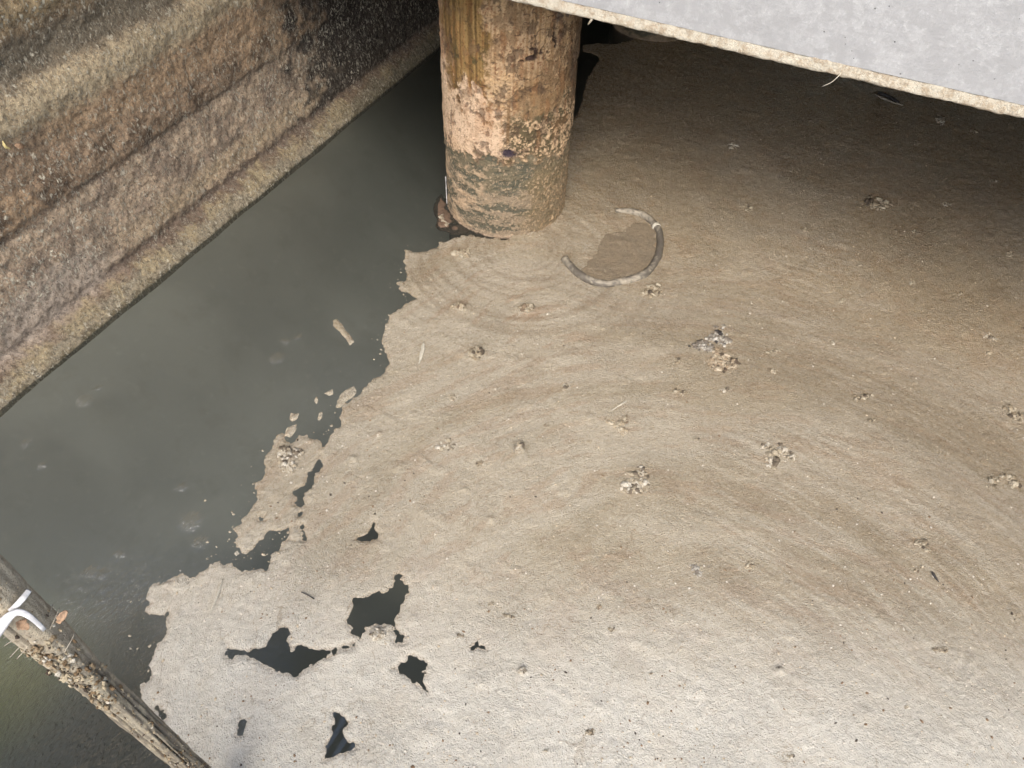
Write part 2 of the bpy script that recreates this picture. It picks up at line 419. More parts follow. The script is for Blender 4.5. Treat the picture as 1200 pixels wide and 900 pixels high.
RINGC = on_z(612, 292)
def scum_height(x, y, f):
    edge = sstep(0.0, 0.02, f)
    u, v = warp_coords(x, y)
    h = 0.0012 + edge * (0.005 + 0.004 * (fbm(u * 7, v * 7, 0, 3, 4) - 0.5) + 0.003 * (fbm(x * 60, y * 60, 0, 5, 3) - 0.5)
                         + 0.003 * np.maximum(0, fbm(u * 26, v * 26, 0, 9, 4, 0.6) - 0.5))
    fr = sstep(1.6, 0.5, y - 0.35 * (x + 0.9))
    h += edge * fr * 0.012 * np.abs(fbm(x * 22, y * 22, 0, 14, 4, 0.6) - 0.5)
    # small mounds pushed up by gas
    m = vnoise(x * 16, y * 16, 0, 21)
    h += edge * 0.0035 * sstep(0.80, 0.95, m) * (0.5 + fbm(x * 90, y * 90, 0, 8, 2))
    dp = np.hypot(x - PIL[0], y - PIL[1]) - PIL[2]; h += edge * 0.016 * np.exp(-np.abs(dp) / 0.02) * fbm(x * 40, y * 40, 0, 19, 3)
    d = np.hypot(x - RINGC[0], y - RINGC[1])
    h += edge * 0.0007 * np.sin(d * 95 + 5 * fbm(x * 6, y * 6, 0, 2, 2)) * np.exp(-(d / 0.55) ** 2) * sstep(0.3, 0.6, fbm(u * 9, v * 9, 0, 33, 2))
    for cx, cy, r, a in MOUNDS: h += edge * a * np.exp(-((x - cx) ** 2 + (y - cy) ** 2) / (r * r)) * (0.5 + fbm(x * 70, y * 70, 0, 12, 3))
    return np.maximum(h, 0.001)
MOUNDS = []
for px, py, r, a in [(443,745,.025,.012),(505,862,.03,.010),(341,541,.04,.016),(612,788,.012,.012),(540,298,.035,.014),(538,362,.035,.014),(617,362,.03,.010),
                     (557,417,.03,.020),(415,540,.02,.010),(608,527,.02,.014),(455,785,.02,.006),(300,795,.03,.006),(560,800,.03,.010),(700,830,.03,.008),(640,700,.02,.007),
                     (913,787,.012,.012),(1015,838,.02,.008),(760,760,.02,.008),(575,610,.015,.010),(545,575,.012,.010),(445,510,.012,.010),(495,600,.02,.007)]:
    c = on_z(px, py); MOUNDS.append((c[0], c[1], r, a))
def scum_color(x, y):
    u, v = warp_coords(x, y)
    base = lin(166, 155, 131)
    a = fbm(u * 2.0, v * 2.0, 0, 41, 5)[:, None]; b = fbm(u * 11, v * 11, 0, 43, 4, 0.6)[:, None]
    c = base * np.ones((len(x), 1))
    c = c + (lin(154, 140, 114) - c) * 0.45 * sstep(0.45, 0.66, a)
    c = c + (lin(196, 187, 168) - c) * 0.3 * sstep(0.55, 0.38, a)
    red = gauss(x, y, *on_z(600, 365)[:2], 0.35, 0.2)[:, None]
    c = c + (lin(150, 122, 92) - c) * (0.30 + 0.4 * red) * sstep(0.53, 0.68, b)
    d = np.hypot(x - RINGC[0], y - RINGC[1]); an = np.arctan2(y - RINGC[1], x - RINGC[0])
    dd = d + 0.07 * (fbm(x * 2.5, y * 2.5, 0, 301, 2) - 0.5)
    rg = (0.80 * fbm(dd * 44, an * 0.9, 0, 303, 4, 0.62) + 0.05 * (2.0 + np.sin(dd * 85 + 5 * fbm(x * 5, y * 5, 0, 311, 3))))[:, None]; mk = (np.exp(-(d / 0.80) ** 4) * sstep(0.10, 0.22, d))[:, None]
    c = c + (lin(124, 106, 82) - c) * 0.46 * mk * sstep(0.50, 0.62, rg); c = c + (lin(200, 190, 170) - c) * 0.25 * mk * sstep(0.48, 0.34, rg)
    d = np.hypot(x - BIG[0], y - BIG[1]) + 0.10 * (fbm(x * 2.5, y * 2.5, 0, 305, 3) - 0.5); an = np.arctan2(y - BIG[1], x - BIG[0])
    st = fbm(d * 80, an * 6, 0, 307, 4, 0.6)[:, None]; mk = (sstep(-0.35, 0.35, x + 0.15 * (y - 2)) * sstep(0.45, 0.6, fbm(x * 1.6, y * 1.6, 0, 309, 3) + 0.12))[:, None]
    c = c + (lin(126, 106, 80) - c) * 0.22 * mk * sstep(0.50, 0.60, st); c = c + (lin(206, 198, 180) - c) * 0.28 * mk * sstep(0.46, 0.34, st)
    # frothier crust and open-sky light painted pale, bridge shade painted into browner scum
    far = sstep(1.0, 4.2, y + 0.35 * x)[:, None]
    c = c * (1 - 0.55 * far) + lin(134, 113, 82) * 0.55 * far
    pale = (sstep(1.15, 0.45, y - 0.35 * (x + 0.9)))[:, None]
    c = c + (lin(208, 204, 190) - c) * 0.85 * pale
    return c

def build_scum():
    X = axis((-1.75, 1.35, 0.0056), (1.35, 4.4, 0.04)); Y = axis((-0.45, -0.05, 0.02), (-0.05, 1.8, 0.0052), (1.8, 3.4, 0.0075), (3.4, 5.6, 0.013), (5.6, 16.0, 0.10))
    GX, GY = np.meshgrid(X, Y, indexing='ij')
    x, y = GX.ravel(), GY.ravel()
    f = poly_sd(x, y, OUTER)
    for h in HOLES:
        lo, hi = h.min(0) - 0.15, h.max(0) + 0.15
        k = (x > lo[0]) & (x < hi[0]) & (y > lo[1]) & (y < hi[1])
        f[k] = np.minimum(f[k], -poly_sd(x[k], y[k], h))
    f = f + 0.036 * (fbm(x * 38, y * 38, 0, 77, 4, 0.75) - 0.5) * sstep(0.05, 0.0, np.abs(f))
    f = np.where(np.hypot(x + 1.43, y - 3.04) < 0.30, -0.05, f)          # pillar foot
    f = np.where(np.hypot(x + 1.43, y - 5.50) < 0.30, -0.05, f)
    me, V, fv = contour_mesh('scum_mat', X, Y, f.reshape(GX.shape), scum_height)
    u, v = warp_coords(V[:, 0], V[:, 1])
    set_v(me, 'warp', np.column_stack([u, v, np.zeros_like(u)]))
    c = scum_color(V[:, 0], V[:, 1])
    rim = sstep(0.012, 0.0, fv)[:, None]
    c = c * (1 - 0.35 * rim) + lin(150, 128, 98) * 0.35 * rim
    set_col(me, 'Col', c)
    o = link('scum_mat', me, M['scum'])
    tag(o, 'wide beige mat of floating scum with swirls and torn holes', 'scum', kind='stuff')

def build_flake(pxs, label, group=None, name='scum_flake'):
    P = px2w(pxs); lo, hi = P.min(0) - 0.02, P.max(0) + 0.02
    st = 0.003
    X = np.arange(lo[0], hi[0], st); Y = np.arange(lo[1], hi[1], st)
    GX, GY = np.meshgrid(X, Y, indexing='ij'); x, y = GX.ravel(), GY.ravel()
    f = poly_sd(x, y, P) + 0.006 * (fbm(x * 70, y * 70, 0, 5, 2) - 0.5)
    hgt = lambda a, b, q: 0.001 + sstep(0, 0.012, q) * (0.004 + 0.005 * (fbm(a * 60, b * 60, 0, 3, 3) - 0.3))
    me, V, fv = contour_mesh(name, X, Y, f.reshape(GX.shape), hgt)
    set_v(me, 'warp', V); c = scum_color(V[:, 0], V[:, 1]); set_col(me, 'Col', c)
    return tag(link(name, me, M['scum']), label, 'scum', group)

# ------------------------------------------------------------------ setting
PIL = (-1.43, 3.04, 0.31)
def build_water():
    X = axis((-60, -2.9, 6), (-2.9, -0.3, 0.015), (-0.3, 5, 0.2), (5, 60, 6)); Y = axis((-60, -0.6, 6), (-0.6, 3.0, 0.015), (3.0, 7, 0.2), (7, 90, 8))
    GX, GY = np.meshgrid(X, Y, indexing='ij'); x, y = GX.ravel(), GY.ravel()
    me = mesh_np('water', np.column_stack([x, y, np.zeros_like(x)]), grid_faces(len(X), len(Y)))
    r = np.full(x.shape, 0.0002)
    for px, py, rx, a in [(325,420,.055,.9),(335,400,.03,.6),(100,470,.06,.8),(115,455,.03,.5),(225,610,.07,.8),(235,635,.05,.7),(105,670,.04,.6),(120,672,.03,.6),(350,395,.03,.6),
                          (165,725,.06,.6),(150,745,.07,.6),(135,760,.06,.5),(30,520,.05,.25),(215,570,.04,.4),(140,650,.03,.4),(50,545,.04,.3)]:
        c = on_z(px, py); r += 1.1 * a * gauss(x, y, c[0], c[1], rx * 0.36)
    c = on_z(90, 850); r += 1.2 * gauss(x, y, c[0], c[1], 0.26, 0.30)
    c = on_z(150, 900); r += 0.35 * gauss(x, y, c[0], c[1], 0.25, 0.25)
    r = 0.0002 + (r + 0.035) * sstep(-0.90, -1.05, x)
    set_f(me, 'ripple', np.clip(r, 0, 1.6))
    tag(link('water', me, M['water']), 'murky grey green canal water', 'water', kind='structure')
    # silt bed
    X = axis((-60, -3, 6), (-3, 1, 0.06), (1, 60, 6)); Y = axis((-60, -1, 6), (-1, 3.5, 0.06), (3.5, 90, 8))
    GX, GY = np.meshgrid(X, Y, indexing='ij'); x, y = GX.ravel(), GY.ravel()
    me = mesh_np('canal_bed', np.column_stack([x, y, -0.50 + 0.02 * fbm(x * 3, y * 3, 0, 3, 3) + 0.47 * sstep(-1.9, -2.62, x + 0.05 * (fbm(x * 5, y * 5, 0, 4, 3) - 0.5))]), grid_faces(len(X), len(Y)))
    base = lin(176, 178, 169) * np.ones((len(x), 1))
    n = fbm(x * 1.5, y * 1.5, 0, 9, 4)[:, None]
    col = base + (lin(162, 164, 156) - base) * sstep(0.4, 0.65, n)
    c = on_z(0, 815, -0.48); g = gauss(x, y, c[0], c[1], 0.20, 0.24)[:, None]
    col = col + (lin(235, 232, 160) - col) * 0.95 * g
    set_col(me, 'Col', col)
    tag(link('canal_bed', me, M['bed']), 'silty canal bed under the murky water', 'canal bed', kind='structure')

WALL_PROFILE = [(-2.605,-0.56),(-2.610,-0.02),(-2.616,0.01),(-2.640,0.05),(-2.662,0.085),(-2.700,0.105),(-2.708,0.125),(-2.700,0.150),(-2.708,0.20),(-2.722,0.35),(-2.734,0.500),
                (-2.737,0.515),(-2.725,0.535),(-2.722,0.60),(-2.730,0.72),(-2.722,0.82),(-2.712,0.90),(-2.722,0.955),(-2.752,0.99),(-2.765,1.05),(-2.755,1.13),(-2.735,1.20),
                (-2.735,1.40),(-2.742,1.98),(-2.80,2.02)]
def wall_mesh(name, mirror=None, coarse=False):
    P = np.array(WALL_PROFILE)
    L = np.concatenate([[0], np.cumsum(np.hypot(*np.diff(P, axis=0).T))])
    st = 0.006 if not coarse else 0.03
    iv = L[np.searchsorted(P[:, 1], 1.45) - 1]
    S = np.concatenate([np.arange(0, iv, st), np.linspace(iv, L[-1], 12)])
    px = np.interp(S, L, P[:, 0]); pz = np.interp(S, L, P[:, 1])
    k = np.array([1, 2, 1.0]) / 4
    for _ in range(1 if coarse else 6): px[1:-1] = np.convolve(px, k, 'valid')
    Y = axis((-40, -1, 3), (-1, 0.4, 0.1), (0.4, 5.2, 0.0065), (5.2, 9, 0.05), (9, 80, 6)) if not coarse else axis((-40, -1, 3), (-1, 8, 0.05), (8, 80, 6))
    A, B = np.meshgrid(np.arange(len(S)), Y, indexing='ij')
    x = px[A].ravel(); z = pz[A].ravel(); y = B.ravel()
    n = fbm(y * 4, z * 4, 0, 11, 4) - 0.5; n2 = fbm(y * 30, z * 30, 0, 13, 4, 0.6) - 0.5; n3 = fbm(y * 9, z * 22, 0, 15, 3) - 0.5
    disp = 0.022 * n + 0.012 * n2 + 0.010 * n3
    x = x + disp * sstep(-0.05, 0.06, z); z = z + 0.012 * n * sstep(0.05, 0.12, z)
    # colours by layer, light and shade of ledges and grooves painted in
    zz = z + 0.04 * (fbm(y * 3, z * 3, 0, 61, 3) - 0.5) + 0.05 * n2 + 0.03 * (fbm(y * 70, z * 70, 0, 64, 2) - 0.5)
    yn = y + 0.55 * (fbm(y * 4, z * 6, 0, 62, 5, 0.65) - 0.5)
    col = np.ones((len(x), 1)) * lin(112, 98, 80)
    def lay(m, c, a=1.0):
        nonlocal col
        col = col + (lin(*c) - col) * (np.clip(m, 0, 1) * a)[:, None]
    band = lambda a, b, s=0.015: sstep(a - s, a + s, zz) * sstep(b + s, b - s, zz)
    big = fbm(y * 2.3, z * 5, 0, 71, 4); mid = fbm(y * 11, z * 14, 0, 73, 4, 0.6)
    lay(sstep(0.09, 0.05, zz), (130, 124, 106)); lay(sstep(0.02, 0.0, zz), (92, 86, 66))
    lay(band(0.03, 0.10, 0.02) * sstep(0.4, 0.6, mid), (150, 140, 112), 0.8)
    lay(band(0.095, 0.14, 0.014), (96, 86, 78), 0.6)
    lay(band(0.15, 0.52), (156, 142, 122)); lay(band(0.15, 0.52) * sstep(0.45, 0.6, mid), (122, 110, 96), 0.8)
    lay(band(0.16, 0.25, 0.03) * sstep(1.6, 1.9, yn), (158, 144, 118), 0.7)
    lay(band(0.10, 0.30, 0.03) * sstep(1.75, 1.35, yn) , (150, 142, 130), 0.9)
    lay(band(0.505, 0.530, 0.008), (78, 66, 56), 0.5)  # shadow line along the ridge, painted in
    lay(band(0.54, 0.88, 0.03), (134, 117, 96)); lay(band(0.54, 0.90, 0.03) * sstep(0.42, 0.6, big), (150, 130, 104), 0.8)
    lay(band(0.54, 0.66, 0.03) * sstep(0.47, 0.6, mid), (88, 74, 58), 0.8)
    lay(band(0.84, 0.985, 0.035), (160, 149, 124)); lay(band(0.985, 1.12, 0.04), (98, 92, 78)); lay(sstep(1.10, 1.20, zz), (142, 128, 100))  # bulge painted as lit; dark band above it is algae
    lay(sstep(1.28, 1.4, zz), (124, 112, 90))
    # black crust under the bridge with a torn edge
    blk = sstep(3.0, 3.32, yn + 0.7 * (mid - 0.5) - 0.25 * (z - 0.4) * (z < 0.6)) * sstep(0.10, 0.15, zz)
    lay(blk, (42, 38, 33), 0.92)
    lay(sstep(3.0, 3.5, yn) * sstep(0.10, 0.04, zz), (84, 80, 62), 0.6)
    edge = sstep(2.93, 3.0, yn) * sstep(3.11, 3.03, yn) * band(0.5, 0.75, 0.04)
    lay(edge, (150, 138, 118), 0.6)
    fleck = 0.55 + 0.45 * band(0.16, 0.5) * sstep(0.42, 0.62, big) + 0.9 * band(0.22, 0.5, 0.04) * sstep(1.75, 1.35, yn) - 0.5 * band(0.08, 0.24, 0.03) * sstep(1.8, 1.5, yn)
    fleck = fleck + 0.35 * band(0.54, 0.70, 0.03) * sstep(0.5, 0.6, mid) + 0.25 * blk * sstep(0.5, 0.6, mid) - 0.1 * band(0.09, 0.15) + 0.25 * sstep(1.1, 1.2, zz)
    if mirror is not None: x = mirror - x
    col = np.clip(col * 1.2 * np.array([1.04, 0.98, 0.93]), 0, 0.6)
    me = mesh_np(name, np.column_stack([x, y, z]), grid_faces(len(S), len(Y))[:, ::(1 if mirror is not None else -1)])
    set_col(me, 'Col', col); set_f(me, 'fleck', np.clip(fleck, 0, 1))
    return me
def build_walls():
    tag(link('canal_wall', wall_mesh('canal_wall'), M['wall']), 'stained brown concrete canal wall with ledge at the waterline', 'wall')
    tag(link('canal_wall', wall_mesh('canal_wall_far', 1.9, True), M['wall']), 'stained canal wall across the scum opposite the ledged wall', 'wall')
    for s in (-1, 1):
        x0, x1 = (-60, -2.79) if s < 0 else (4.69, 60)
        X = np.linspace(x0, x1, 40); Y = np.linspace(-40, 80, 60)
        GX, GY = np.meshgrid(X, Y, indexing='ij'); x, y = GX.ravel(), GY.ravel()
        edge = np.minimum(1, np.abs(x - (x1 if s < 0 else x0)) / 3)
        me = mesh_np('bank_ground', np.column_stack([x, y, 2.012 + 0.15 * edge * (fbm(x * .4, y * .4, 0, 3, 3) - 0.3)]), grid_faces(len(X), len(Y)))
        tag(link('bank_ground', me, M['earth']), 'earth bank behind the canal wall', 'ground', kind='structure')

def box_bm(bm, lo, hi):
    lo, hi = Vector(lo), Vector(hi)
    r = bmesh.ops.create_cube(bm, size=1.0, matrix=Matrix.Translation((lo + hi) / 2) @ Matrix.Diagonal((*(hi - lo), 1)))
    return r['verts']
def box(name, lo, hi, mat, parent=None, bevel=0.006):
    bm = bmesh.new(); box_bm(bm, lo, hi)
    if bevel: bmesh.ops.bevel(bm, geom=bm.edges[:], offset=bevel, segments=2, affect='EDGES', profile=0.6)
    me = bpy.data.meshes.new(name); bm.to_mesh(me); bm.free()
    return link(name, me, mat, parent, smooth=False)

BEAM_Y, BEAM_Z = 2.5, 1.279
def build_bridge():
    br = empty('bridge', (-1.43, 3.0, BEAM_Z))
    tag(br, 'pale grey concrete bridge spanning the canal over the scum', 'bridge')
    # edge beam with a slightly uneven cast face
    X = axis((-2.70, -1.6, 0.05), (-1.6, 0.9, 0.008), (0.9, 4.6, 0.05)); Z = axis((BEAM_Z + 0.036, 1.75, 0.008), (1.75, 2.05, 0.03))
    GX, GZ = np.meshgrid(X, Z, indexing='ij'); x, z = GX.ravel(), GZ.ravel()
    y = BEAM_Y + 0.006 * (fbm(x * 6, z * 6, 0, 5, 3) - 0.5) + 0.003 * (fbm(x * 60, z * 60, 0, 6, 3) - 0.5)
    V = [np.column_stack([x, y, z])]; Fc = [grid_faces(len(X), len(Z))]
    bm = bmesh.new(); me = mesh_np('edge_beam', V[0], Fc[0]); bm.from_mesh(me)
    box_bm(bm, (-2.72, BEAM_Y + 0.012, BEAM_Z + 0.03), (4.62, BEAM_Y + 0.35, 2.045)); bm.to_mesh(me); bm.free()
    link('edge_beam', me, M['beam'], br)
    # rough lip of leaked mortar along the lower edge
    prof = [(0.03, 0.000), (0.010, -0.001), (-0.006, 0.000), (-0.010, 0.005), (-0.008, 0.012), (-0.004, 0.019), (-0.0015, 0.027), (0.004, 0.037), (0.03, 0.042)]
    X = axis((-2.70, -1.6, 0.05), (-1.6, 0.9, 0.005), (0.9, 4.6, 0.05)); n = len(prof)
    A, B = np.meshgrid(X, np.arange(n), indexing='ij'); x = A.ravel(); b = B.ravel()
    P = np.array(prof)
    ny = fbm(x * 25, b * 0.7, 0, 91, 3) - 0.5; nz = fbm(x * 40, b * 0.5, 0, 93, 3, 0.65) - 0.5; nw = fbm(x * 3, 0.5, 0, 95, 3) - 0.5
    y = BEAM_Y + P[b, 0] + 0.010 * ny; z = BEAM_Z + P[b, 1] + 0.006 * nz + 0.012 * nw * (b > 3)
    me = mesh_np('lip', np.column_stack([x, y, z]), grid_faces(len(X), n))
    link('mortar_lip', me, M['lip'], br)
    box('deck', (-2.72, BEAM_Y + 0.35, BEAM_Z), (4.62, 30.0, 1.98), M['deck'], br, 0.01)  # unseen length stretched far back to keep sky sheen off the scum

def pillar_mesh(name, cx, cy, r, fine):
    toC = math.atan2(-cy, -cx)                                      # towards the near bank
    if fine:
        th = np.concatenate([np.linspace(-1.95, 1.95, 350), np.linspace(1.95, 2 * math.pi - 1.95, 40)[1:-1]])
        Z = axis((-0.56, -0.02, 0.04), (-0.02, BEAM_Z, 0.0036))
    else:
        th = np.linspace(0, 2 * math.pi, 96, endpoint=False); Z = axis((-0.56, BEAM_Z, 0.012))
    A, B = np.meshgrid(th, Z, indexing='ij'); t = A.ravel(); z = B.ravel()
    # t > 0 turns towards +X side of the pillar (right in the photograph)
    s = np.where(t > math.pi, t - 2 * math.pi, t)
    ux, uz = np.cos(t) * 2.2 + cx * 7, np.sin(t) * 2.2
    N = lambda k, kz, seed, o=4, g=0.55: fbm(ux * k, uz * k, z * kz, seed + int(cy), o, g)
    arc = s * r
    col = np.ones((len(t), 1)) * lin(150, 124, 92); dep = np.zeros(len(t))
    def lay(m, c, a=1.0, d=0.0):
        nonlocal col, dep
        m = np.clip(m, 0, 1); col = col + (lin(*c) - col) * (m * a)[:, None]; dep = dep + d * m
    n1, n2, n3 = N(1.6, 11, 1), N(4, 28, 2, 5, 0.62), N(13, 92, 3, 3, 0.65)
    hs = fbm(ux * 1.5, uz * 1.5, z * 34, 55, 5, 0.62); vs_ = fbm(ux * 14, uz * 14, z * 2.0, 57, 3)
    zz = z + 0.22 * (n1 - 0.5) + 0.12 * (n2 - 0.5) + 0.04 * (n3 - 0.5)
    aa = s + 0.5 * (n1 - 0.5) + 0.4 * (n2 - 0.5) + 0.2 * (n3 - 0.5)
    # rusty beige upper right
    up = sstep(0.62, 0.70, zz)
    lay(up, (180, 152, 116)); lay(up * sstep(0.5, 0.62, n2), (196, 164, 122), 0.9, 0.0015); lay(up * sstep(0.58, 0.68, vs_), (134, 98, 60), 0.5)
    lay(up * sstep(0.58, 0.66, n3) * sstep(0.42, 0.6, n1), (112, 64, 32), 0.7)
    lay(sstep(0.62, 0.7, zz) * sstep(0.92, 0.80, zz) * sstep(0.05, 0.3, aa), (122, 96, 62), 0.7); lay(up * sstep(0.95, 1.2, aa), (96, 82, 68), 0.7)  # right edge darker: its shaded side painted in
    lay(sstep(0.95, 1.0, zz) * sstep(0.65, 0.85, aa) * sstep(0.45, 0.55, n2), (88, 80, 76), 0.85)
    # ochre run-off at the upper left
    och = sstep(0.66, 0.72, zz + 0.06 * aa) * sstep(-0.26, -0.4, aa) * sstep(-1.25, -1.05, aa)
    lay(och, (132, 102, 54), 0.95, -0.001); lay(och * sstep(0.52, 0.62, vs_), (154, 126, 78), 0.8); lay(och * sstep(0.5, 0.4, vs_), (94, 72, 36), 0.8)
    lay(och * sstep(0.86, 0.90, zz) * sstep(0.96, 0.90, zz) * sstep(0.48, 0.58, n2), (60, 58, 30), 0.8)
    lay(sstep(0.7, 0.74, zz) * sstep(-1.2, -1.32, aa), (190, 152, 120), 0.8)
    # mid right: flakes of pink plaster on brown green
    mr = sstep(0.43, 0.47, zz) * sstep(0.70, 0.64, zz) * sstep(-0.15, 0.0, aa)
    lay(mr, (96, 84, 58)); lay(mr * sstep(0.50, 0.55, n3 * 0.6 + n2 * 0.4), (206, 176, 138), 0.95, 0.004)
    # pink plaster at the left
    pk = sstep(0.44, 0.47, zz + 0.10 * np.maximum(0, -aa - 0.6)) * sstep(0.715, 0.69, zz + 0.05 * aa) * sstep(-0.02, -0.14, aa + 0.3 * (n3 - 0.5))
    hole = sstep(0.58, 0.63, fbm(ux * 4, uz * 4, z * 24 + arc * 20, 61, 4, 0.6)) * sstep(0.60, 0.66, zz)
    pk = pk * (1 - hole)
    lay(sstep(0.62, 0.66, zz) * sstep(0.78, 0.73, zz) * sstep(-0.1, -0.3, aa), (88, 60, 26), 0.85, -0.001)
    pk2 = sstep(0.63, 0.66, zz) * sstep(0.82, 0.76, zz) * sstep(-0.05, -0.3, aa) * sstep(0.55, 0.59, fbm(ux * 4, uz * 4, z * 22 + arc * 20, 63, 3, 0.5))
    lay(np.maximum(pk, pk2), (212, 184, 152), 1.0, 0.005); lay(pk * sstep(0.5, 0.65, n1), (204, 172, 136), 0.6)
    lay(pk * sstep(0.66, 0.70, n3), (150, 116, 82), 0.6)
    pl = sstep(0.56, 0.60, fbm(ux * 2.6, uz * 2.6, z * 15, 171, 5, 0.62)) * sstep(0.5, 0.7, zz); lay(pl, (122, 96, 66), 0.6, -0.003)
    pl = sstep(0.585, 0.61, fbm(ux * 3.1, uz * 3.1, z * 18, 173, 5, 0.65)); lay(pl, (80, 62, 46), 0.65, -0.005)
    pl = sstep(0.56, 0.63, fbm(ux * 5, uz * 5, z * 9, 175, 4, 0.6)) * sstep(0.4, 0.6, zz); lay(pl, (150, 98, 54), 0.28)
    # drip line
    lay(sstep(0.035, 0.015, np.abs(s - 0.0 - 0.06 * (n1 - 0.5))) * sstep(0.50, 0.56, zz) * sstep(0.80, 0.72, zz), (122, 92, 58), 0.7)
    # dark slimed belt and banded foot
    belt = sstep(0.445, 0.425, zz) * sstep(0.25, 0.31, zz)
    lay(sstep(0.45, 0.42, zz), (146, 130, 106)); lay(belt, (100, 94, 72), 0.8, -0.002)
    lay(sstep(0.45, 0.42, zz) * sstep(0.52, 0.60, hs), (88, 86, 70), 0.9, -0.002)
    lay(sstep(0.36, 0.33, zz) * sstep(0.50, 0.40, hs) * sstep(-0.2, -0.5, aa), (188, 162, 130), 0.85, 0.002)
    lay(sstep(0.44, 0.40, zz) * sstep(0.2, 0.5, aa), (122, 106, 76), 0.65); lay(sstep(0.40, 0.36, zz) * sstep(0.35, 0.7, aa) * sstep(0.54, 0.6, n3), (160, 126, 76), 0.6)
    lay(sstep(0.44, 0.41, zz) * sstep(0.58, 0.64, n3), (178, 156, 126), 0.7, 0.001)
    lay(sstep(0.022, 0.008, z + 0.02 * (n2 - 0.5)), (186, 160, 134), 0.6)
    lay(sstep(0.0, -0.01, z), (46, 40, 30), 1.0)
    # dark spots with a shape of their own
    lay(gauss(s, z, 0.02, 0.485, 0.11, 0.018) * 2 * sstep(0.35, 0.55, n3 + 0.1), (52, 42, 56), 0.95, -0.006)
    for (a0, z0, ra, rz) in [(0.30, 0.925, 0.10, 0.016), (0.36, 0.945, 0.035, 0.024), (0.30, 0.962, 0.045, 0.008), (0.18, 0.915, 0.08, 0.005), (0.43, 0.94, 0.05, 0.006), (0.62, 1.0, 0.03, 0.025), (0.66, 0.97, 0.022, 0.03)]:
        g = sstep(0.42, 0.55, gauss(s + 0.06 * (n3 - 0.5), z + 0.01 * (n3 - 0.5), a0, z0, ra, rz)); lay(g, (58, 40, 34), 0.95, -0.010)
    crk = sstep(0.02, 0.006, np.abs(N(2.2, 15, 77, 3) - 0.5)) * sstep(0.74, 0.8, zz) * sstep(-0.1, 0.1, aa)
    lay(crk, (66, 48, 34), 0.8, -0.003)
    R = r + dep + 0.010 * (n1 - 0.5) + 0.006 * (n2 - 0.5) + 0.004 * (n3 - 0.5)
    ang = toC + t                                                   # increasing angle = +X side
    x = cx + R * np.cos(ang); y = cy + R * np.sin(ang)
    me = mesh_np(name, np.column_stack([x, y, z]), grid_faces(len(th), len(Z), True)); col = col * np.array([1.06, 1.06, 1.07])
    set_col(me, 'Col', col)
    return me
def build_pillars():
    tag(link('bridge_pillar', pillar_mesh('pillar', *PIL, True), M['pillar']), 'round bridge pillar with flaking pink plaster, rust stains and algae', 'pillar')
    tag(link('bridge_pillar', pillar_mesh('pillar_far', -1.43, 5.5, 0.31, False), M['pillar']), 'dim round pillar standing deep in the shade under the bridge', 'pillar')

def build_quay():
    box('quay', (-2.56, -6.0, -0.56), (4.5, -0.62, 0.85), M['deck'], None, 0.02)
    tag(bpy.data.objects['quay'], 'concrete quay slab facing the bridge across the scum', 'quay')
def build_canopy():
    Z = 4.0
    cp = empty('canopy', (-3.3, 2.0, 2.0)); tag(cp, 'dark steel canopy over the bridge with slatted eave', 'canopy')
    box('roof_panel', (-4.40, 1.30, Z), (4.9, 6.5, Z + 0.05), M['steel'], cp, 0.01)  # unseen; widened leftwards so open water mirrors roof instead of sky
    proto = box('slat', (-3.0, 0.25, Z + 0.008), (-2.95, 1.295, Z + 0.042), M['steel'], cp, 0.003)
    for k in range(1, 27):
        o = proto.copy(); COL.objects.link(o); o.parent = cp; o.location = proto.location + Vector((0.092 * k, 0, 0))
    box('sky_block_panel', (-4.40, 1.30, 1.96), (-4.34, 6.5, Z - 0.002), M['steel'], cp, 0.006)  # added, unseen: blocks low sky from mirroring in the water
    box('eave_beam', (-3.05, 0.19, Z), (-0.55, 0.245, Z + 0.06), M['steel'], cp, 0.006)
    for x, y, z0 in ((-2.92, 1.6, 1.97), (-2.92, 6.2, 1.97), (3.2, 3.4, 1.97), (3.2, 6.2, 1.97)):
        box('column', (x - 0.06, y - 0.06, z0), (x + 0.06, y + 0.06, Z - 0.002), M['steel'], cp, 0.01)

